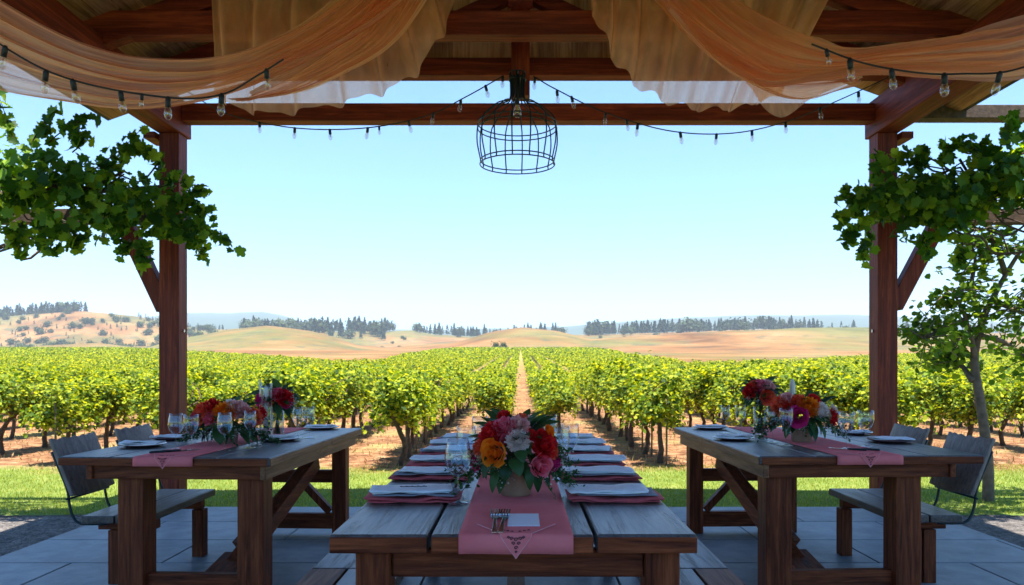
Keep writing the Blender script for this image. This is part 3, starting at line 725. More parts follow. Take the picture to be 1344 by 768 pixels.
# ------------------------------------------------------------------ string lights
def string_lights(pts, bulbs, label, r=.0045, s=1.0):
    cp = catmull(pts, 70); org = Vector(pts[len(pts)//2])
    t = thing('string_lights', label, 'string lights', org, 0, 'festoon light strings')
    MB(org).tube(cp, r, 6).build('cable', M['rubber'], t, True)
    first = None
    for (px, py, d, k) in bulbs:
        p = P(px, py, d); q = min(cp, key=lambda c: abs(c.x-p.x)+.3*abs(c.z-p.z)); kk = k*s
        loc = Vector((p.x, q.y, q.z))-org
        if first is None:
            o = MB().lathe([(.004,-.047),(.0125,-.052),(.0175,-.066),(.019,-.082),(.0155,-.098),(.008,-.108),(.001,-.111)], n=14).build('bulb', M['bulb'], t, True, loc=loc)
            b = MB(); b.tube([(0,0,.006),(0,0,-.008),(0,0,-.048)], [.007,.0135,.0135], 10); sc = b.build('socket', M['rubber'], None, True); sc.parent = o
            b = MB(); b.tube([(0,0,-.05),(.004,0,-.075),(-.004,0,-.085),(0,0,-.05)], .0015, 4); f = b.build('filament', M['brass'], None, True); f.parent = o
            first = o
        else:
            o = copy_tree(first, t, loc)
        o.scale = (kk,kk,kk); o.rotation_euler = (RS.normal()*.12, RS.normal()*.12, 0)
string_lights([P(-160,-60,3.2),P(0,58,3.4),P(95,105,3.5),P(220,128,3.6),P(291,124,3.7),P(340,98,3.75),P(372,78,3.8)],
    [(6,70,3.4,1),(57,92,3.45,1),(95,105,3.5,1),(158,120,3.55,.95),(188,124,3.58,.6),(220,128,3.6,1),(291,124,3.7,1.05),(350,92,3.77,.95)],
    'black cord of clear bulbs hanging over the left swag', s=.95)
string_lights([P(1065,58,3.8),P(1130,82,3.75),P(1200,95,3.7),P(1260,97,3.65),P(1344,88,3.5),P(1480,20,3.3)],
    [(1083,66,3.8,.8),(1113,75,3.78,1.1),(1170,90,3.72,1.0),(1243,97,3.65,1.1),(1313,92,3.55,1.0)], 'black cord of clear bulbs hanging over the right swag', s=.95)
string_lights([P(245,120,5.9),P(300,150,5.9),P(387,168,5.85),P(480,168,5.8),P(560,152,5.75),P(610,128,5.72),P(660,100,5.7)],
    [(342,160,5.9,.8),(387,168,5.85,.8),(434,170,5.85,.8),(483,168,5.8,.8),(498,166,5.8,.6),(537,158,5.8,.8),(569,150,5.75,.8),(605,130,5.72,.85),(637,114,5.7,.85),(660,100,5.7,.8)],
    'thin cord of small clear bulbs dipping from the left post to the cage pendant')
string_lights([P(700,100,5.7),P(731,118,5.72),P(795,148,5.75),P(880,172,5.8),P(960,175,5.85),P(1031,160,5.85),P(1100,132,5.9),P(1165,102,5.9)],
    [(702,102,5.7,.8),(731,119,5.72,.85),(750,128,5.73,.85),(795,148,5.75,.8),(822,158,5.78,.8),(837,163,5.78,.85),(893,174,5.8,.85),(941,176,5.83,.8),(987,171,5.85,.8),(1031,160,5.85,.8),(1075,143,5.9,.85),(1127,120,5.9,.85)],
    'thin cord of small clear bulbs dipping from the cage pendant to the right post')

# ------------------------------------------------------------------ climbing vines on the trellis arms
def hanging_vine(s, clusters, shoots, seed, label):
    org = Vector((s*4.2, 6.1, EYE+1.2)); rs = np.random.RandomState(seed); r = random.Random(seed)
    t = thing('climbing_vine', label, 'vine', org, 0, 'climbing vines outside the posts')
    pos = []; nr = []
    for (px, py, rx, ry, d, n) in clusters:
        c = P(px, py, d)
        for _ in range(int(n*.85)):
            while True:
                q = rs.uniform(-1, 1, 3)
                if .2 < (q**2).sum() < 1.0+.35*r.random()*r.random(): break
            p = c+Vector((q[0]*rx*d/1000, q[1]*.33, q[2]*ry*.9*d/1000+.03)); pos.append(p-org); nr.append((q[0]*.8, q[1]*.8-.35, q[2]*.5+.35))
    b = MB(org)
    for pts in shoots:
        c = catmull([P(*q) for q in pts], 14); b.tube(c, [.006-.004*i/13 for i in range(14)], 5)
        for i in range(2, 14):
            for _ in range(2):
                pos.append(c[i]+Vector((r.gauss(0,.03), r.gauss(0,.03), r.gauss(0,.03)))-org); nr.append((r.gauss(0,.4), -.6, .4))
    for q in range(52):      # woody canes tangled through the foliage
        x0 = r.uniform(2.9, 4.9); z0 = r.uniform(1.0, 1.65); y0 = r.uniform(5.9, 6.5)
        pts = [(s*(x0+i*.16), y0+r.gauss(0,.06), EYE+z0+r.gauss(0,.06)-.02*i) for i in range(6)]
        b.tube(catmull(pts, 14), r.uniform(.004,.012), 5)
    tr = [(s*5.25, 6.45, -.05), (s*5.2, 6.4, .8), (s*5.15, 6.45, 1.7), (s*4.9, 6.4, 2.4), (s*4.3, 6.35, 2.62), (s*3.7, 6.4, 2.66), (s*3.0, 6.42, 2.72)]
    b.tube(catmull(tr, 40), [.05-.035*i/39 for i in range(40)], 9)
    b.build('stem', W['bark'], t, True)
    V, F = scatter(np.array([tuple(p) for p in pos]), rs.uniform(.045,.095,len(pos)), BIG, BF, np.array(nr), .45, rs)
    link('foliage', mesh_np('foliage', V, F, M['leafbig'], False), t)
hanging_vine(-1, [(235,307,34,20,5.9,80),(195,287,60,31,5.9,186),(140,257,60,38,5.85,204),(90,247,65,40,5.85,223),(40,237,60,44,5.8,223),(-20,242,60,48,5.8,198),(-80,252,60,51,5.8,124),(30,297,55,28,5.85,105),(110,302,60,19,5.9,80)],
    [[(120,225,5.9),(160,195,5.85),(185,170,5.8)],[(60,190,5.9),(85,170,5.85),(118,152,5.8)],[(20,190,5.8),(10,160,5.8),(0,130,5.8)],[(225,250,5.9),(245,260,5.85),(268,250,5.85)],
     [(240,290,5.9),(275,305,5.85),(300,322,5.85)],[(30,290,5.8),(20,315,5.8),(30,335,5.8)],[(50,300,5.85),(60,320,5.8),(75,332,5.8)],[(150,290,5.9),(160,315,5.85),(162,335,5.85)],
     [(250,300,5.9),(258,320,5.85),(262,334,5.85)],[(210,230,5.9),(205,210,5.85),(190,195,5.85)],[(40,190,5.8),(55,165,5.8),(75,142,5.8)],[(150,225,5.9),(165,205,5.85),(178,190,5.85)],[(95,200,5.9),(110,185,5.85),(100,165,5.85)],[(240,265,5.9),(262,272,5.85),(275,285,5.85)],[(180,310,5.9),(190,330,5.85),(185,345,5.85)],[(90,300,5.9),(100,315,5.85),(95,330,5.85)],[(200,250,5.9),(230,240,5.85),(250,245,5.85)]], 21,
    'dense dark green climbing vine with large lobed leaves around the left post')
hanging_vine(1, [(1150,272,32,25,5.9,124),(1195,264,50,37,5.9,223),(1245,270,55,37,5.85,248),(1300,252,60,40,5.8,260),(1350,237,55,44,5.8,223),(1420,242,60,48,5.8,155),(1215,307,40,16,5.9,74),(1330,207,45,25,5.8,111)],
    [[(1150,250,5.9),(1125,255,5.85),(1103,262,5.85)],[(1140,290,5.9),(1120,305,5.85),(1110,318,5.85)],[(1200,230,5.9),(1205,215,5.85),(1215,202,5.85)],[(1290,200,5.8),(1275,195,5.8),(1262,190,5.8)],
     [(1330,190,5.8),(1325,170,5.8),(1328,155,5.8)],[(1140,300,5.9),(1138,325,5.85),(1132,342,5.85)],[(1215,310,5.9),(1218,330,5.85)],[(1160,240,5.9),(1150,225,5.85),(1146,208,5.85)],[(1240,215,5.9),(1245,200,5.85),(1240,185,5.85)],[(1170,230,5.9),(1180,212,5.85),(1192,200,5.85)],[(1260,310,5.9),(1265,330,5.85),(1258,345,5.85)],[(1130,275,5.9),(1112,280,5.85),(1104,295,5.85)]], 22,
    'dense dark green climbing vine with large lobed leaves around the right post')
# ------------------------------------------------------------------ tables
def centre_table():
    O = Vector((-.019, 3.47, 0)); t = thing('dining_table', 'long rustic plank dining table in the middle with the orange rose bouquet', 'table', O)
    y0, y1, zt = 2.066, 4.88, .749
    for k, (a, e) in enumerate(((-.519,-.252), (-.243,-.021), (-.013,.199), (.208,.481))):
        b = MB(O); b.box(a, e, y0+.003*(k % 2), y1, zt-.052, zt); b.build('tabletop_plank', W['top'], t, bevel=.007)
    b = MB(O)
    for xa, xb in ((-.517,-.254),(-.241,-.022),(-.012,.197),(.21,.479)): b.box(xa, xb, y0-.0045, y0+.001, zt-.049, zt-.006)
    b.build('end_grain', W['legX'], t, bevel=.002)
    for x in (-.455,.345):
        for y in (2.10, 4.70):
            b = MB(O); b.box(x, x+.095, y, y+.095, .0, zt-.053); b.build('leg', W['legZ'], t, bevel=.005)
    for y in (2.125, 4.74):
        b = MB(O); b.box(-.358,.343, y, y+.03, zt-.053-.078, zt-.053); b.build('apron', W['legX'], t, bevel=.004)
    for x in (-.43,.39):
        b = MB(O); b.box(x, x+.03, 2.197, 4.698, zt-.053-.078, zt-.053); b.build('apron', W['legY'], t, bevel=.004)
    b = MB(O); b.box(-.06,.02, 2.156, 4.738, .16, .24); b.build('stretcher', W['legY'], t, bevel=.004)
    for y in (2.12, 4.72):
        b = MB(O); b.box(-.358,.343, y, y+.035, .16, .24) if False else b.box(-.358,.343, y, y+.034, .15, .25); b.build('stretcher', W['legX'], t, bevel=.004)
centre_table()
for sx, lab in ((-1, 'low plank bench along the left side of the middle table'), (1, 'low plank bench along the right side of the middle table')):
    O = Vector((sx*.62, 3.4, 0)); t = thing('bench', lab, 'bench', O, 0, 'benches beside the middle table'); z = .45
    f = lambda x: sx*x
    def bx(x0, x1, ya, yb, za, zb, nm, mt):
        b = MB(O); b.box(min(f(x0), f(x1)), max(f(x0), f(x1)), ya, yb, za, zb); b.build(nm, mt, t, bevel=.005)
    bx(.44,.782, 2.853, 4.6, z-.045, z, 'seat_plank', W['top']); bx(.44,.642, 1.9, 2.847, z-.045, z, 'seat_plank', W['top']); bx(.65,.782, 1.9, 2.847, z-.045, z, 'seat_plank', W['side'] )
    for y in (2.0, 4.4):
        for x in (.47,.67): bx(x, x+.07, y, y+.07, 0, z-.096, 'leg', W['legZ'])
        bx(.46,.76, y-.0, y+.07, z-.095, z-.046, 'rail', W['legX'])

def side_table(s):
    # local frame: origin at the near inner corner on the floor, x outward (away from the centre), y away
    side = 'left' if s < 0 else 'right'
    org = Vector((-1.248 if s < 0 else 1.212, 3.79 if s < 0 else 3.86, 0)); rz = -.043 if s < 0 else .035
    t = thing('dining_table', 'heavy rustic dining table with crossed braces at the %s by the %s post' % (side, side), 'table', org, rz)
    Wd = 1.085 if s < 0 else 1.165; L = 1.82; zt = .749
    def bx(x0, x1, ya, yb, za, zb, nm, mt, bev=.005):
        b = MB(); b.box(min(s*x0, s*x1), max(s*x0, s*x1), ya, yb, za, zb); return b.build(nm, mt, t, bevel=bev)
    w = (Wd-.024)/4
    for k in range(4):
        bx(k*(w+.008), k*(w+.008)+w, .003*(k % 2), L, zt-.045, zt, 'tabletop_plank', W['top'], .006)
    bx(-.0045, .001, .006, L*.58, zt-.043, zt-.006, 'lit_edge_strip', W['side'], .002); bx(-.0045, .001, L*.58+.004, L-.006, zt-.043, zt-.006, 'lit_edge_strip', W['side'], .002)  # inner edge strips, bounced ground light put into their paler colour
    bx(.012, Wd-.006, -.0035, .002, zt-.043, zt-.006, 'end_grain', W['legX'], .002)
    za, zb = zt-.045-.072, zt-.046
    bx(.03,.06, .03, L-.05, za, zb, 'apron', W['side'], .004); bx(Wd-.16, Wd-.13, .03, L-.05, za, zb, 'apron', W['legY'], .004)  # inner apron carries the painted bounce light, outer one plain leg timber
    bx(.062, Wd-.132, .045, .075, za, zb, 'apron', W['legX'], .004); bx(.062, Wd-.132, L-.09, L-.06, za, zb, 'apron', W['legX'], .004)
    lw = .135
    for (xa) in (.062, .685 if s < 0 else .745):
        for ya in (.077, L-.09-.115):
            ww = lw if ya < .5 else .10
            bx(xa, xa+ww, ya, ya+ww, 0, zt-.046, 'leg', W['legZ'], .006)
    xo = .685 if s < 0 else .745; bx(.062+lw, xo, .115, .165, .05, .135, 'stretcher', W['legX'])
    bx(.162, xo, L-.165, L-.115, .04, .15, 'stretcher', W['legX']); bx(.162, xo, L-.165, L-.115, .37, .46, 'stretcher', W['legX'])
    for (a, c) in (((.19, L-.14, .16), (.38, L-.14, .36)), ((.59, L-.14, .16), (.40, L-.14, .36))):
        b = MB(); b.beam((s*a[0], a[1], a[2]), (s*c[0], c[1], c[2]), .05, .06, (0,1,0)); b.build('brace', W['legZ'], t, bevel=.004)
    # long trestle braces crossing under the top
    for (a, c, ww, hh) in (((.40, .42, .03), (.30, L-.18, .52), .09, .10), ((.40, .16, .03), (.41, .62, .10), .17, .06), ((.60, 1.05, .05), (.33, L-.35, .44), .07, .08)):
        b = MB(); b.beam((s*a[0], a[1], a[2]), (s*c[0], c[1], c[2]), ww, hh); b.build('brace', W['legY'], t, bevel=.006)
side_table(-1); side_table(1)

def side_bench(s):
    side = 'left' if s < 0 else 'right'
    org = Vector((s*2.18, 4.4, 0)); t = thing('bench', 'wooden bench with two grey back panels on bent rods beside the %s table' % side, 'bench', org, 0, 'benches with back panels')
    if s > 0: org = Vector((2.21, 4.42, 0)); t.location = org
    def B(): return MB()
    X = lambda x: s*x
    for (a, c) in ((-.18,-.004), (.004,.18)):
        b = B(); b.box(min(X(-a), X(-c))-0, max(X(-a), X(-c)), -.31, .60, .358, .40)
        b.v = [(v[0]+(X(.02) if False else 0), v[1], v[2]) for v in b.v]; b.build('seat_plank', W['top'], t, bevel=.006)
    # seat spans local outward x -.02 .. .27 ; legs under it
    for y in (-.15,.45):
        b = B(); b.box(min(X(-.16), X(.16)), max(X(-.16), X(.16)), y-.03, y+.03, .30, .356); b.build('rail', W['legX'], t, bevel=.004)
        for x in ((.06,-.02) if y < 0 else (-.145,)):
            b = B(); b.box(min(X(x-.03), X(x+.04)), max(X(x-.03), X(x+.04)), y-.04, y+.04, 0, .298); b.build('leg', W['legZ'], t, bevel=.004)
    for ya in (-.30,.36):
        # backrest: slightly curved slatted panel leaning outward
        w = .42; lean = .12; b = B(); nx, nz = 10, 8; z0, z1 = .505, .815; V = []
        for j in range(nz+1):
            for i in range(nx+1):
                u = i/nx; v = j/nz; y = ya+w*u; z = z0+(z1-z0)*v-(.012*abs(math.sin(u*PI*5)) if j == nz else 0)
                x = .235+lean*v-.03*math.cos((u-.5)*PI)+.0
                V.append((X(x), y, z))
        b.add(V, [(j*(nx+1)+i, j*(nx+1)+i+1, (j+1)*(nx+1)+i+1, (j+1)*(nx+1)+i) for j in range(nz) for i in range(nx)])
        o = b.build('backrest', W['slat'], t, True, solid=.024, bevel=.005)
        for yy in (ya+.03, ya+w-.03):
            b = B(); b.tube(catmull([(X(.36),yy,.74),(X(.30),yy,.60),(X(.272),yy,.52),(X(.265),yy,.46),(X(.245),yy,.39),(X(.20),yy,.352),(X(.06),yy,.350)], 24), .0075, 7); b.build('rod', M['iron'], t, True)
        b = B(); b.tube([(X(.262),ya+.0,.488),(X(.262),ya+w,.488)], .006, 6); b.build('rod', M['iron'], t, True)
side_bench(-1); side_bench(1)

# ------------------------------------------------------------------ runners
def runner(O, x0, x1, y0, y1, drop, label, rz=0, motif=True, sgn=1):
    zt = .7515; t = thing('table_runner', label, 'table runner', O, rz, 'coral pink table runners')
    nx, n = 16, 90; prof = []
    prof += [(y0-.009, zt-drop), (y0-.0095, zt-drop*.5), (y0-.009, zt-.008), (y0-.004, zt-.001)]
    prof += [(y0+(y1-y0)*(i/n), zt) for i in range(n+1)]
    V = []
    for (y, z) in prof:
        for i in range(nx+1):
            x = x0+(x1-x0)*i/nx; w = .0012*abs(mnoise.noise(Vector((x*9, y*6, 1)))); hang = (.0025*math.sin(x*40)-.002 if z < zt-.002 else 0)
            V.append((x, y+hang, z+w))
    F = [(j*(nx+1)+i, j*(nx+1)+i+1, (j+1)*(nx+1)+i+1, (j+1)*(nx+1)+i) for j in range(len(prof)-1) for i in range(nx)]
    b = MB(); b.add(V, F); b.build('cloth', M['runner'], t, True, solid=.0012)
    if motif:   # pointed lace corner folded over the front edge
        cx = (x0+x1)/2; hw = (x1-x0)*.36; b = MB(); zz = zt+.0032; yb = y0+.115; yf = y0-.0135
        path = lambda a: (cx+a*hw, y0+.0+(abs(a))*.11, zz) if abs(a) > .35 else None
        tri = [(cx-hw,yb,zz),(cx-hw*.38,y0-.006,zz-.0005),(cx-hw*.36,yf,zz-.01),(cx,yf,zt-drop-.012),(cx+hw*.36,yf,zz-.01),(cx+hw*.38,y0-.006,zz-.0005),(cx+hw,yb,zz)]
        b.add([tri[0],tri[1],tri[5],tri[6]], [(0,1,2,3)]); b.add([tri[1],tri[2],tri[4],tri[5]], [(0,1,2,3)]); b.add([tri[2],tri[3],tri[4]], [(0,1,2)])
        b.build('lace_corner', M['runner'], t, solid=.0008)
        b = MB(); b.tube([tri[0],tri[1],tri[2],tri[3],tri[4],tri[5],tri[6]], .0012, 5); b.build('hem', M['lace'], t)
        b = MB()
        yy = yf-.0022
        for (ox, oz, rr_, tw) in ((0,-.012,.006,1),(-.012,-.009,.005,1),(.012,-.009,.005,-1),(-.007,-.022,.005,-1),(.007,-.022,.005,1),(0,-.034,.0055,1),(-.020,-.006,.004,-1),(.020,-.006,.004,1),(0,-.045,.0035,1)):
            if zt+oz-rr_ < zt-drop-.008: continue
            b.tube([(cx+ox+tw*rr_*(1-q/12)*math.cos(q*.75), yy, zt+oz+rr_*(1-q/12)*math.sin(q*.75)) for q in range(10)], .0011, 4)
        for sg in (-1, 1):
            for q in range(3): b.tube([(cx+sg*(.010+.012*q+.004*math.cos(a*.9)*(1-a/9)), y0+.014+.008*q+.005*math.sin(a*.9)*(1-a/9), zz+.0012) for a in range(8)], .0009, 4)
        b.build('embroidery', M['ink'], t)
runner((0,0,0), -.167, .143, 2.066, 4.86, .052, 'coral pink runner with a dark embroidered lace corner on the middle table')
runner((-1.248,3.79,0), -.69, -.385, -.0, 1.8, .047, 'coral pink runner hanging over the front of the left table', -.043)
runner((1.212,3.86,0), .395, .735, -.0, 1.8, .047, 'coral pink runner hanging over the front of the right table', .035)

# ------------------------------------------------------------------ napkins, plates, cutlery, glasses
def napkin_mesh(w, d, layers, th, seed, ragged=.008):
    r = random.Random(seed); V = []; nx = 14; prof = []
    g = th*1.25
    for L in range(layers):
        z = g*L+th/2; y0, y1 = (0+r.uniform(-.01,.01), d+r.uniform(-.012,.006))
        seq = [(y0+(y1-y0)*k/7, z) for k in range(8)]
        if L % 2: seq = seq[::-1]
        if L: e = prof[-1]; s = seq[0]; out = -1 if s[0] < d/2 else 1; prof.append(((e[0]+s[0])/2+out*g*.8, (e[1]+s[1])/2))
        prof += seq
    for (y, z) in prof:
        for i in range(nx+1):
            u = i/nx; x = w*(u-.5)*(1-.05*math.sin(z*300+seed)); wv = ragged*mnoise.noise(Vector((x*14+seed, y*10, z*60)))
            V.append((x, y+ragged*1.5*mnoise.noise(Vector((x*10, z*200, seed))), max(th*.5, z+wv+th*.3*math.sin(u*9+seed))))
    F = [(j*(nx+1)+i, j*(nx+1)+i+1, (j+1)*(nx+1)+i+1, (j+1)*(nx+1)+i) for j in range(len(prof)-1) for i in range(nx)]
    b = MB(); b.add(V, F); return b
def napkin(name, label, mat, loc, rz, w, d, layers, th, seed, group, solid=.0026):
    o = napkin_mesh(w, d, layers, th, seed).build(name, mat, None, True, solid=solid, loc=loc); o.rotation_euler = (0,0,rz)
    return meta(o, label, 'napkin', group)
ZT = .7505
k = 0
for s, side in ((-1,'left'), (1,'right')):
    for i, y in enumerate((2.545, 3.03, 3.45, 3.87, 4.22, 4.55)):
        k += 1; cx = -.363 if s < 0 else .322; w = .30 if i < 2 else .29; rz = RS.normal()*.03+(.02 if s < 0 else -.04)
        pos = 'nearest the camera' if i == 0 else ordw(i+1)+' from the front'
        napkin('red_napkin', 'burgundy napkin under a pale one, %s side of the middle table, %s' % (side, pos), M['napr'], (cx, y, ZT), rz, w+.01, .185, 3, .0040, k, 'burgundy napkins on the middle table')
        napkin('grey_napkin', 'dusky grey napkin mid stack, %s side of the middle table, %s' % (side, pos), M['napg'], (cx+RS.normal()*.006, y+.018, ZT+.0185), rz+RS.normal()*.03, w-.02, .15, 1, .0036, k+20, 'grey napkins on the middle table')
        o = napkin('pale_napkin', 'pale linen napkin topping a stack, %s side of the middle table, %s' % (side, pos), M['napw'], (cx+RS.normal()*.01, y+.03, ZT+.0245), rz+RS.normal()*.06, w-.03, .145, 3, .0036, k+50, 'pale napkins on the middle table')
        if i == 0 and s < 0:
            b = MB()
            b.tube([(-.04+.004*a+.008*math.cos(a*1.3), .05+.007*math.sin(a*1.3), .0175) for a in range(24)], .0012, 4)
            e = b.build('embroidery', M['ink'], None); e.parent = o
def plate(loc, r, label, mat, group):
    b = MB(); b.lathe([(.001,.004),(r*.62,.004),(r*.7,.007),(r*.97,.015),(r,.0165),(r*.985,.013),(r*.7,.003),(r*.6,.0),(.001,0)], n=36)
    o = b.build('plate', mat, None, True, loc=loc); return meta(o, label, 'plate', group)
M['plate'] = simple('slate_glazed_plate', (.13,.055,.07), .22); M['platew'] = simple('pale_glazed_plate', (.5,.52,.56), .2)
def setting(px, py, label_pos, sc=1.0, rz=0, sd=1):
    p = T(px, py); p.z = ZT
    plate(p, .125*sc, 'dark plate %s' % label_pos, M['plate'], 'dark plates on the side tables')
    napkin('pale_napkin', 'pale folded napkin %s' % label_pos, M['napw'], (p.x, p.y-.06*sc, ZT+.017), rz, .21*sc, .12*sc, 2, .005, sd+90, 'pale napkins on the side tables')
setting(188,586,'at the near outer corner of the left table',1.0,.1,1); setting(222,577,'behind the near outer setting of the left table',.9,-.1,2)
setting(368,578,'on the inner side of the left table beside the glass vase',1.0,.15,3); setting(422,563,'at the far inner corner of the left table',1.0,.1,4)
setting(963,577,'on the inner side of the right table beside two glasses',1.0,-.1,5); setting(932,563,'at the far inner corner of the right table',1.0,-.1,6)
setting(1168,580,'at the outer side of the right table near the runner',1.05,-.1,7); setting(1122,570,'behind the outer setting of the right table',.9,.1,8)

def fork_proto():
    t = thing('fork', '', 'fork', (0,0,0)); b = MB(); b.box(-.0055,.0055,-.10,-.005,.001,.0045)
    b.v = [(x*(1.25 if y < -.05 else .6), y, z+(.004 if y > -.05 else 0)) for x, y, z in b.v]; b.build('handle', M['steel'], t, bevel=.001)
    b = MB(); b.add([(-.004,-.006,.004),(.004,-.006,.004),(.012,.018,.004),(.012,.03,.006),(-.012,.03,.006),(-.012,.018,.004)], [(0,1,2,5),(5,2,3,4)])
    for x in (-.0105,-.0035,.0035,.0105): b.box(x-.0014, x+.0014, .029, .072, .006, .0085)
    b.build('tines', M['steel'], t, solid=.0016); return t
fk = fork_proto(); fy = T(650,684)
fk.location = (fy.x, fy.y-.01, .754); fk['label'] = 'left one of two steel forks beside the white card on the middle runner'; fk['group'] = 'forks on the middle runner'; fk.scale=(1.15,1.75,1.1); fk.rotation_euler = (0,0,.02)
f2 = copy_tree(fk, None, (T(661.5,684).x, fy.y-.008, .754), -.03, 'right one of two steel forks beside the white card on the middle runner')
p = T(687,685); b = MB(); b.box(-.046,.046,-.085,.085,0,.0022); b.box(-.044,.046,-.083,.085,.0026,.0042); o = b.build('menu_card', M['paper'], None, loc=(p.x, p.y, .7537)); meta(o, 'blank white folded card on the middle runner beside two forks', 'card')
def knife(px, py, rz, L, label):
    p = T(px, py); b = MB(); b.tube([(0,-L/2,.005),(0,-L*.45,.006),(0,-L*.05,.005),(0,0,.004)], [.004,.006,.0055,.003], 8)
    V = [(-.0015,0,.002),(.0015,0,.002),(.0015,L/2,.002),(-.0015,L/2,.002)]
    t = thing('table_knife', label, 'knife', (p.x, p.y, .7535), rz, 'cutlery on the side runners')
    b.build('handle', M['iron'], t, True); b = MB(); b.box(-.009,.009,0,L/2,.002,.004); b.build('blade', M['steel'], t, bevel=.001)
knife(222,594,-.75,.2,'left dark handled knife on the front of the left runner'); knife(238,593,-.85,.2,'right dark handled knife on the front of the left runner')
knife(1112,591,.85,.2,'left dark handled knife on the front of the right runner'); knife(1130,591,.75,.2,'right dark handled knife on the front of the right runner')

def glass_proto(h, br, kind):
    t = thing('wine_glass', '', 'wine glass', (0,0,0)); s = h/.2
    if kind == 'wine': bowl = [(.003,.085),(.016,.089),(.03,.103),(.038,.122),(.0405,.142),(.038,.165),(.034,.185),(.032,.2)]
    elif kind == 'tulip': bowl = [(.003,.095),(.012,.10),(.022,.115),(.028,.135),(.029,.155),(.0265,.18),(.025,.2)]
    else: bowl = [(.003,.085),(.015,.093),(.03,.112),(.039,.135),(.0425,.155),(.0415,.18),(.040,.2)]
    k = br/max(r for r, z in bowl); bowl = [(r*k, z*s) for r, z in bowl]
    inner = [(max(.001, r-.0012), z+(.002 if i == 0 else 0)) for i, (r, z) in enumerate(bowl)][::-1]
    MB().lathe(bowl+inner, n=32).build('bowl', M['glass'], t, True)
    MB().lathe([(.0045,.004*s),(.0034,.02*s),(.0032,.05*s),(.0034,.075*s),(.006,.087*s)], n=12).build('stem', M['glass'], t, True)
    MB().lathe([(.001,.0),(.034,.0),(.035,.0015),(.02,.0035),(.005,.008),(.001,.009)], n=28).build('foot', M['glass'], t, True)
    return t
GP = {}
def glass(px, py, h, br, kind, label, group):
    p = T(px, py); key = (h, br, kind)
    if key not in GP:
        t = glass_proto(h, br, kind); GP[key] = t
        for a, v in (('label', label), ('group', group)): t[a] = v
        t.location = (p.x, p.y, ZT+.001)
    else:
        t = copy_tree(GP[key], None, (p.x, p.y, ZT+.001), 0, label); t['group'] = group
    return t
GC, GL, GR = 'wine glasses on the middle table', 'wine glasses on the left table', 'wine glasses on the right table'
glass(601,661,.215,.045,'wine','tall clear wine glass left of the terracotta bouquet pot, nearest the camera',GC)
glass(612,630,.215,.040,'straight','second clear wine glass on the left side of the middle bouquet',GC)
glass(630,606,.215,.040,'straight','third clear wine glass, mostly behind the left of the middle bouquet',GC)
glass(735,630,.215,.040,'straight','clear wine glass at the right of the middle bouquet',GC)
glass(748,618,.205,.040,'straight','outermost clear wine glass right of the middle bouquet',GC)
glass(722,602,.215,.040,'wine','clear wine glass behind the right of the middle bouquet',GC)
glass(231,590,.195,.042,'wine','leftmost clear wine glass on the left table',GL)
glass(251,592,.195,.040,'straight','second clear wine glass from the left on the left table',GL)
glass(295,592,.205,.041,'wine','clear wine glass in front of the left bouquet, near its middle',GL)
glass(328,588,.205,.036,'tulip','narrow clear wine glass in front of the right of the left bouquet',GL)
glass(391,576,.20,.037,'wine','left one of the two wine glasses right of the glass vase on the left table',GL)
glass(406,575,.20,.037,'wine','right one of the two wine glasses right of the glass vase on the left table',GL)
glass(952,569,.19,.033,'tulip','leftmost clear wine glass on the right table',GR)
glass(972,571,.195,.037,'straight','second clear wine glass from the left on the right table',GR)
glass(1014,581,.20,.037,'tulip','clear wine glass just behind the front one left of the pot on the right table',GR)
glass(1032,585,.215,.040,'straight','frontmost clear wine glass left of the pot on the right table',GR)
glass(1111,590,.205,.046,'straight','large clear wine glass right of the bouquet, nearer the camera on the right table',GR)
glass(1136,587,.205,.046,'straight','rightmost large clear wine glass on the right table',GR)

# ------------------------------------------------------------------ flowers
def basis(n):
    n = Vector(n).normalized(); a = Vector((0,0,1)) if abs(n.z) < .9 else Vector((1,0,0)); x = a.cross(n).normalized(); return x, n.cross(x), n
def petal(b, M3, c, ang, r0, tilt, L, w, curl, cup=.25, n=4, ruff=0, rnd=None):
    x, y, z = M3; rd = x*math.cos(ang)+y*math.sin(ang); tg = -x*math.sin(ang)+y*math.cos(ang); V = []
    for j in range(n+1):
        v = j/n; th = tilt+curl*v*v   # angle from the axis
        if j == 0: q = c+rd*r0
        else: q = q+(rd*math.sin(th)+z*math.cos(th))*(L/n)
        ww = w*(.45+.75*math.sin(min(1, v*.8+.15)*PI*.62))*(1 if v < .8 else .82)
        for i in range(-2, 3):
            u = i/2; nrm = rd*math.cos(th)-z*math.sin(th)
            V.append(q+tg*u*ww-nrm*cup*ww*(u*u)*1.0+ (rd*rnd.gauss(0,ruff)+z*rnd.gauss(0,ruff) if ruff else Vector()))
    b.add(V, [(j*5+i, j*5+i+1, (j+1)*5+i+1, (j+1)*5+i) for j in range(n) for i in range(4)])
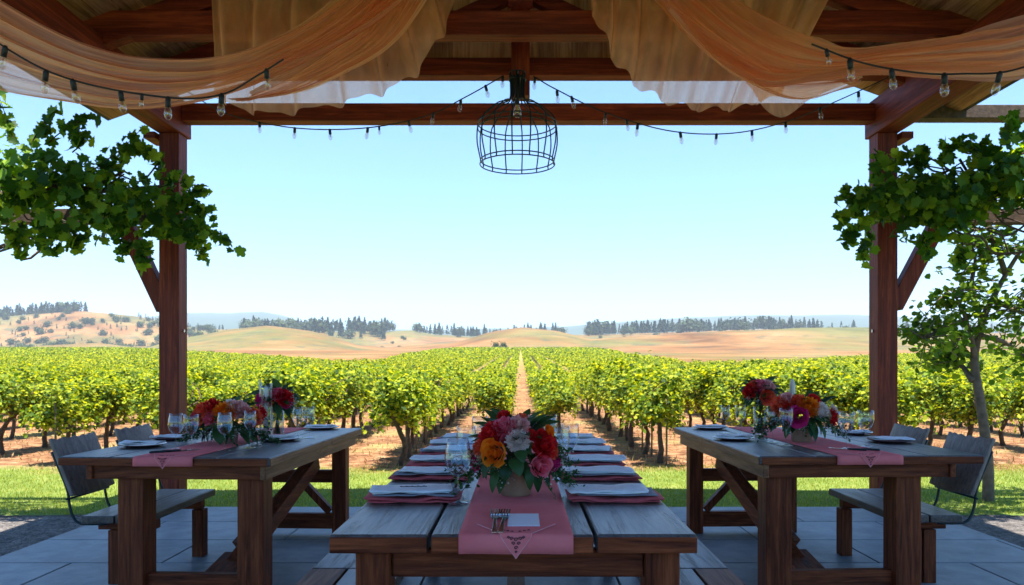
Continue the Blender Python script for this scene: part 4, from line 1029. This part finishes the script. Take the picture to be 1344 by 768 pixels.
def flower(name, kind, col, c, nrm, r, parent, rd):
    b = MB(); M3 = basis(nrm); c = Vector(c)
    x, y, z = M3
    if kind == 'rose':
        N_ = 24
        for i in range(N_):
            f = i/(N_-1); a0 = i*2.4+rd.uniform(-.2,.2); ha = .95-.2*f; V = []; ph = rd.uniform(0,6)
            for j in range(7):
                v = j/6
                for k in range(-4, 5):
                    u = k/4; a = a0+u*ha*(.45+.6*min(1, v*1.6)); rad = r*(.06+.70*f)*(.62+.38*v**.7)+r*(.03+.26*f*f)*max(0, v-.55)**1.5*2.6+r*.03*math.sin(u*4+ph)*v
                    h = r*(-.62+v*(1.30-.62*f))-r*.16*u*u*v+r*.035*math.sin(u*7+ph)*v*v
                    V.append(c+(x*math.cos(a)+y*math.sin(a))*rad+z*h)
            b.add(V, [(j*9+i2, j*9+i2+1, (j+1)*9+i2+1, (j+1)*9+i2) for j in range(6) for i2 in range(8)])
    elif kind == 'mum':
        N_ = 190
        for i in range(N_):
            f = ((i+.5)/N_)**.62; a = i*2.39996
            petal(b, M3, c-z*r*.35, a, r*.25*f, .15+1.5*f, r*(.95+.09*math.sin(i*1.7)), r*.075, -.75, .45, 4, r*.008, rd)
    elif kind in ('ruffle', 'poppy'):
        N_ = 120 if kind == 'ruffle' else 60; ww = .13 if kind == 'ruffle' else .24
        for i in range(N_):
            f = ((i+.5)/N_)**.6; a = i*2.39996+rd.uniform(-.2,.2)
            petal(b, M3, c-z*r*.4, a, r*.25*f, .12+1.35*f, r*(.92+rd.uniform(-.16,.16)), r*ww, -.45+rd.uniform(-.2,.3), .35, 4, r*.022, rd)
    o = b.build(name, PET[col], parent, True); return o
def leafblade(b, base, tip, w, rd, bend=.15):
    base = Vector(base); tip = Vector(tip); d = tip-base; L = d.length; up = Vector((0,-.4,1)); sd = d.cross(up).normalized(); nn = sd.cross(d).normalized(); V = []
    n = 7
    for j in range(n+1):
        v = j/n; q = base+d*v+nn*L*bend*math.sin(PI*v)*.6-nn*L*bend*v*v; ww = w*math.sin(PI*min(1, v*.93+.05))**.8
        V += [q-sd*ww+nn*ww*.35, q, q+sd*ww+nn*ww*.35]
    b.add(V, [(j*3+i, j*3+i+1, (j+1)*3+i+1, (j+1)*3+i) for j in range(n) for i in range(2)])
def bouquet(base, pot, spec, R, H, label, seed, leaves, scale=1.0, trail=True, glassvase=False, cz=None):
    """base: foot of the pot; spec: flowers as (dx, dz, r, kind, colour, name) on the front of an ellipsoid"""
    rd = random.Random(seed); t = thing('flower_arrangement', label, 'flowers', base)
    pr, ph = pot; cen = Vector((0,0,cz if cz else ph+H*.55))
    if glassvase:
        MB().lathe([(.001,.002),(pr*.8,.002),(pr,.006),(pr,ph),(pr-.0025,ph),(pr-.0025,.012),(.001,.01)], n=32).build('vase', M['glass'], t, True)
        MB().lathe([(.001,.012),(pr-.003,.0125),(pr-.003,ph*.7),(.001,ph*.7)], n=24).build('water', glassmat('vase_water',(.85,.92,.8),.5), t, True)
        b = MB()
        for q in range(16):
            a = rd.uniform(0,6.28); e = rd.uniform(.2,.8)*pr; b.tube([(e*math.cos(a), e*math.sin(a), .012), (-e*.3*math.cos(a), -e*.3*math.sin(a), ph), (R*.3*math.cos(a+2), R*.3*math.sin(a+2), cen.z)], .0035, 5)
        b.build('stems', M['stem'], t, True)
    else:
        MB().lathe([(.001,0),(pr*.80,0),(pr*.86,.004),(pr*.93,ph*.4),(pr,ph*.93),(pr*1.01,ph),(pr*.93,ph),(pr*.9,ph*.8),(.001,ph*.8)], n=40).build('pot', M[pot_m], t, True)
    for (dx, dz, r, kind, col, nm) in spec:
        q = max(0, 1-(dx/R)**2-(dz/H)**2); dy = -math.sqrt(q)*R*.8; p = cen+Vector((dx, dy, dz)); n = Vector((dx*1.2, dy*1.1-.03, dz*1.3+.02))
        flower(nm, kind, col, p+n.normalized()*(r*.5 if kind == 'rose' else 0), n, r*(1.18 if kind == 'rose' else 1.0), t, rd)
    for i in range(9):       # the far side
        a = rd.uniform(.2, PI-.2); e = rd.uniform(.1,1.2); n = Vector((math.cos(a)*math.cos(e), math.sin(a)*math.cos(e), math.sin(e)))
        flower('rose' if i % 2 else 'carnation', 'rose' if i % 2 else 'ruffle', rd.choice(['red','pink','magenta','coral','blush']), cen+Vector((n.x*R*.8, n.y*R*.7, n.z*H*.75)), n, .035*scale, t, rd)
    b = MB()
    for (bx_, bz_, tx, tz, w, dy) in leaves: leafblade(b, cen+Vector((bx_, dy, bz_)), cen+Vector((tx, dy*1.15, tz)), w, rd)
    for i in range(64):
        a = rd.uniform(0, 2*PI); e = rd.uniform(-.75, 1.1); n = Vector((math.cos(a)*math.cos(e), math.sin(a)*math.cos(e), math.sin(e)))
        p = Vector((n.x*R*.62, n.y*R*.6, n.z*H*.6)); L = rd.uniform(.035,.07)*scale
        if e < -.2: q = n+Vector((0,0,-.5)); L *= 1.15
        else: q = n
        qq = cen+p+q.normalized()*L*1.3
        if qq.z < .01: qq.z = .01
        leafblade(b, cen+p*.7, qq, L*.32, rd)
    b.build('leaves', M['boq'], t, True)
    if trail:
        b = MB(); P_ = []
        for i in range(26):
            a = rd.choice([rd.uniform(-.5,.5), rd.uniform(PI-.5,PI+.5), rd.uniform(-PI,0)]); L = rd.uniform(.06,.13)*scale
            s0 = cen+Vector((math.cos(a)*R*.75, math.sin(a)*R*.7, rd.uniform(-.7,-.05)*H)); e = s0+Vector((math.cos(a)*L, math.sin(a)*L*.8, -L*rd.uniform(-.2,1.0))); e.z = max(.008, e.z)
            c = catmull([cen+Vector((0,0,-H*.3)), s0, e], 12); b.tube(c, .0011, 4)
            for j in range(5, 12):
                for _ in range(3): P_.append(c[j]+Vector((rd.gauss(0,.009), rd.gauss(0,.009), rd.gauss(0,.008)))*scale)
        b.build('sprigs', M['stem'], t, True)
        V, F = scatter(np.array([tuple(p) for p in P_]), RS.uniform(.009,.017,len(P_))*scale, LEAF, LF, None, 1.2); link('fine_foliage', mesh_np('fine_foliage', V, F, M['boq']), t)
    P_ = []
    for (dx, dz) in ((-.04,-.62*H), (.10,-.5*H), (-.8*R,-.35*H), (.9*R,-.3*H), (.95*R,.1*H)):
        for _ in range(60):
            q = max(0, 1-(dx/R)**2-(dz/H)**2); P_.append(cen+Vector((dx+rd.gauss(0,.02)*scale, -math.sqrt(q)*R*.85-.01+rd.gauss(0,.012), dz+rd.gauss(0,.018)*scale)))
        V, F = scatter(np.array([tuple(p) for p in P_]), RS.uniform(.005,.009,len(P_)), LEAF, LF, None, 1.5); link('babys_breath', mesh_np('babys_breath', V, F, PET['gyp']), t); P_ = []
# middle bouquet: 382 px per metre at its distance, centre (680,588)
def S(px, py, rpx, kind, col, nm, c=(680,586), k=382): return ((px-c[0])/k, (c[1]-py)/k, rpx/k, kind, col, nm)
pot_m = 'pot'
bouquet(T(677,650)+Vector((0,0,.002)), (.062,.092), [
    S(655,589,18,'rose','orange','rose'), S(709,604,16,'rose','pink','rose'), S(683,573,15,'mum','white','chrysanthemum'), S(718,580,19,'poppy','red','poppy'),
    S(648,566,17,'ruffle','red','carnation'), S(664,556,15,'ruffle','pink','carnation'), S(684,553,14,'ruffle','blush','carnation'), S(664,542,9,'ruffle','red','carnation'), S(688,545,8,'ruffle','coral','carnation'),
    S(625,606,12,'ruffle','magenta','carnation'), S(632,584,11,'ruffle','coral','carnation'), S(636,596,9,'mum','buff','thistle'), S(731,604,13,'ruffle','magenta','carnation'), S(722,563,8,'rose','orange','rose'), S(700,566,8,'ruffle','red','carnation'),
    S(727,590,8,'rose','coral','rose')],
    .165, .135, 'bouquet of orange, pink and red blooms in a brown pot on the middle table', 31,
    [(-.06,.04,-.115,.115,.014,-.03),(-.05,.06,-.085,.13,.013,-.02),(.04,.05,.10,.125,.016,-.05),(.05,.06,.075,.10,.014,-.06),(-.02,-.03,.02,-.075,.030,-.15),(0,.0,.03,-.03,.024,-.155),(-.06,-.02,-.115,-.085,.024,-.12),
     (-.05,-.06,-.085,-.14,.018,-.11),(.06,-.05,.08,-.14,.018,-.11),(.04,-.06,.05,-.13,.015,-.12),(-.1,.02,-.165,.045,.013,-.02),(.09,.03,.155,.035,.012,-.02),(-.03,-.05,-.035,-.095,.022,-.14)], 1.0, cz=.170)
pot_m = 'potpink'
def S2(px, py, rpx, kind, col, nm): return S(px, py, rpx, kind, col, nm, (300,556), 224)
bouquet(T(299,582)+Vector((0,0,.002)), (.062,.085), [S2(278,545,15,'ruffle','coral','carnation'), S2(288,538,13,'ruffle','red','carnation'), S2(309,544,14,'mum','orange','chrysanthemum'), S2(323,540,13,'ruffle','blush','carnation'), S2(314,537,11,'mum','white','chrysanthemum'),
    S2(342,551,12,'ruffle','coral','carnation'), S2(345,546,9,'ruffle','red','carnation'), S2(270,550,10,'ruffle','magenta','carnation'), S2(333,544,9,'ruffle','blush','carnation'), S2(292,552,9,'ruffle','pink','carnation')],
    .215, .125, 'low bouquet of coral and orange blooms in a rosy pot on the left table', 41, [(-.05,.03,.02,.13,.03,.05),(.0,.05,.05,.15,.025,.06),(-.1,-.03,-.2,-.09,.03,-.1),(.08,-.03,.2,-.1,.03,-.1),(0,-.05,.03,-.12,.03,-.16)], 1.15, cz=.135)
def S3(px, py, rpx, kind, col, nm): return S(px, py, rpx, kind, col, nm, (366,526), 200)
bouquet(T(364,572)+Vector((0,0,.002)), (.042,.17), [S3(380,523,11,'ruffle','red','carnation'), S3(370,518,9,'ruffle','pink','carnation'), S3(352,526,9,'rose','magenta','rose'), S3(360,528,7,'ruffle','red','carnation'), S3(382,529,8,'ruffle','magenta','carnation')],
    .11, .075, 'red and magenta blooms in a clear glass cylinder on the left table', 42, [(-.03,.02,-.24,.035,.04,.03),(-.03,.0,-.17,.06,.035,.05),(.0,.04,-.03,.14,.03,.02),(-.02,.04,-.12,.09,.03,.04)], 1.0, False, True, cz=.235)
pot_m = 'pot'
def S4(px, py, rpx, kind, col, nm): return S(px, py, rpx, kind, col, nm, (1058,545), 218)
bouquet(T(1052,580)+Vector((0,0,.002)), (.066,.092), [S4(1024,533,13,'ruffle','coral','carnation'), S4(1045,528,11,'ruffle','coral','carnation'), S4(1056,534,13,'mum','orange','chrysanthemum'), S4(1066,525,9,'ruffle','red','carnation'), S4(1072,539,11,'mum','white','chrysanthemum'),
    S4(1042,546,13,'rose','magenta','rose'), S4(1090,547,11,'ruffle','red','carnation'), S4(1030,541,10,'ruffle','red','carnation'), S4(1092,538,7,'mum','white','chrysanthemum'), S4(1034,526,9,'rose','blush','rose'), S4(1080,545,7,'mum','buff','thistle')],
    .20, .12, 'low bouquet of coral, orange and magenta blooms in a pot on the right table', 43, [(-.1,-.05,-.14,-.13,.02,-.1),(.1,-.03,.17,-.12,.025,-.1),(.05,-.06,.09,-.13,.02,-.13),(.1,.04,.2,.12,.02,0),(.05,-.02,.12,-.06,.03,-.14)], 1.1, cz=.165)
def S5(px, py, rpx, kind, col, nm): return S(px, py, rpx, kind, col, nm, (996,517), 198)
bouquet(T(998,571)+Vector((0,0,.002)), (.044,.185), [S5(979,514,10,'ruffle','red','carnation'), S5(998,521,10,'rose','coral','rose'), S5(991,506,9,'ruffle','pink','carnation'), S5(1003,507,9,'ruffle','blush','carnation'), S5(984,507,8,'ruffle','coral','carnation')],
    .11, .085, 'small red and pink blooms in a clear glass cylinder on the right table', 44, [(.03,.02,.13,.05,.03,0),(.03,.03,.09,.12,.025,0),(.04,.0,.13,-.04,.03,-.02)], 1.0, False, True, cz=.275)

# candles
p = T(349,573.5)+Vector((0,0,.001)); t = thing('hurricane_lantern', 'tall clear glass tube with a pointed rim and a pale candle on the left table', 'candle', p)
MB().lathe([(.038,0),(.038,.31),(.036,.345),(.033,.345),(.0355,.31),(.0355,.004),(.001,.004)], n=28).build('glass_tube', M['glass'], t, True)
MB().lathe([(.001,.005),(.017,.005),(.016,.30),(.008,.325),(.001,.33)], n=18).build('candle', M['wax'], t, True)
MB().tube([(0,0,.33),(.002,0,.345)], .0012, 5).build('wick', M['ink'], t)
b = MB(); b.box(-.040,-.034,-.012,.012,.0,.37); b.box(.034,.040,-.012,.012,0,.345); b.build('strap', M['wax'], t, bevel=.002)
p = T(1040,570.5)+Vector((0,0,.001)); t = thing('pillar_candle', 'tall pale taper candle rising behind the bouquet on the right table', 'candle', p)
MB().lathe([(.001,0),(.035,0),(.036,.006),(.012,.014),(.011,.03),(.022,.034),(.022,.05),(.018,.05)], n=24).build('holder', M['steel'], t, True)
MB().lathe([(.018,.036),(.019,.20),(.0185,.33),(.013,.355),(.004,.37),(.001,.372)], n=20).build('candle', M['wax'], t, True)
MB().tube([(0,0,.37),(.001,0,.383)], .0012, 5).build('wick', M['ink'], t)
# ------------------------------------------------------------------ air, light, camera
def haze():
    b = MB(); b.box(-4700, 4700, -60, 4190, -14, 330); m, nt, out = newmat('pale_haze')
    v = N(nt, 'ShaderNodeVolumePrincipled'); v.inputs['Color'].default_value = (.80,.90,1,1); v.inputs['Density'].default_value = HZ
    nt.links.new(v.outputs[0], out.inputs['Volume']); o = b.build('haze', m); meta(o, 'pale blue haze over the far hills', 'haze', kind='stuff')
HZ = .0003
haze()
sd = Vector((.05, -.20, .972)).normalized()
L = bpy.data.lights.new('sun', 'SUN'); L.energy = 4.1; L.angle = math.radians(.6); L.color = (1, .95, .87)
lo = bpy.data.objects.new('sun', L); C.objects.link(lo); lo.rotation_euler = sd.to_track_quat('Z', 'Y').to_euler(); lo.location = (0,-5,30)
w = bpy.data.worlds.new('World'); bpy.context.scene.world = w; w.use_nodes = True; nt = w.node_tree
sky = nt.nodes.new('ShaderNodeTexSky'); sky.sky_type = 'NISHITA'; sky.sun_disc = False
sky.sun_elevation = math.asin(sd.z); sky.sun_rotation = math.atan2(sd.x, sd.y)
sky.air_density = 1.15; sky.dust_density = .7; sky.ozone_density = 1.0; sky.altitude = 100
bg = nt.nodes['Background']; bg.inputs[1].default_value = .074; nt.links.new(mixc(nt, 1.0, sky.outputs[0], (.37,.70,1.02), 'MULTIPLY'), bg.inputs[0])
cam = bpy.data.cameras.new('camera'); co = bpy.data.objects.new('camera', cam); C.objects.link(co)
co.location = (0,0,EYE); co.rotation_euler = (PI/2, 0, 0)
cam.sensor_width = 36; cam.lens = 36*1000/1344; cam.shift_x = -11/1344; cam.shift_y = 96/1344; cam.clip_end = 20000; cam.clip_start = .05
cam.dof.use_dof = True; cam.dof.focus_distance = 3.0; cam.dof.aperture_fstop = 9
sc = bpy.context.scene; sc.camera = co
sc.view_settings.view_transform = 'Standard'; sc.view_settings.look = 'None'; sc.view_settings.gamma = 1; sc.view_settings.exposure = 2.05
sc.cycles.max_bounces = 8; sc.cycles.transparent_max_bounces = 24; sc.cycles.volume_bounces = 0; sc.cycles.sample_clamp_indirect = 6; sc.cycles.use_denoising = True
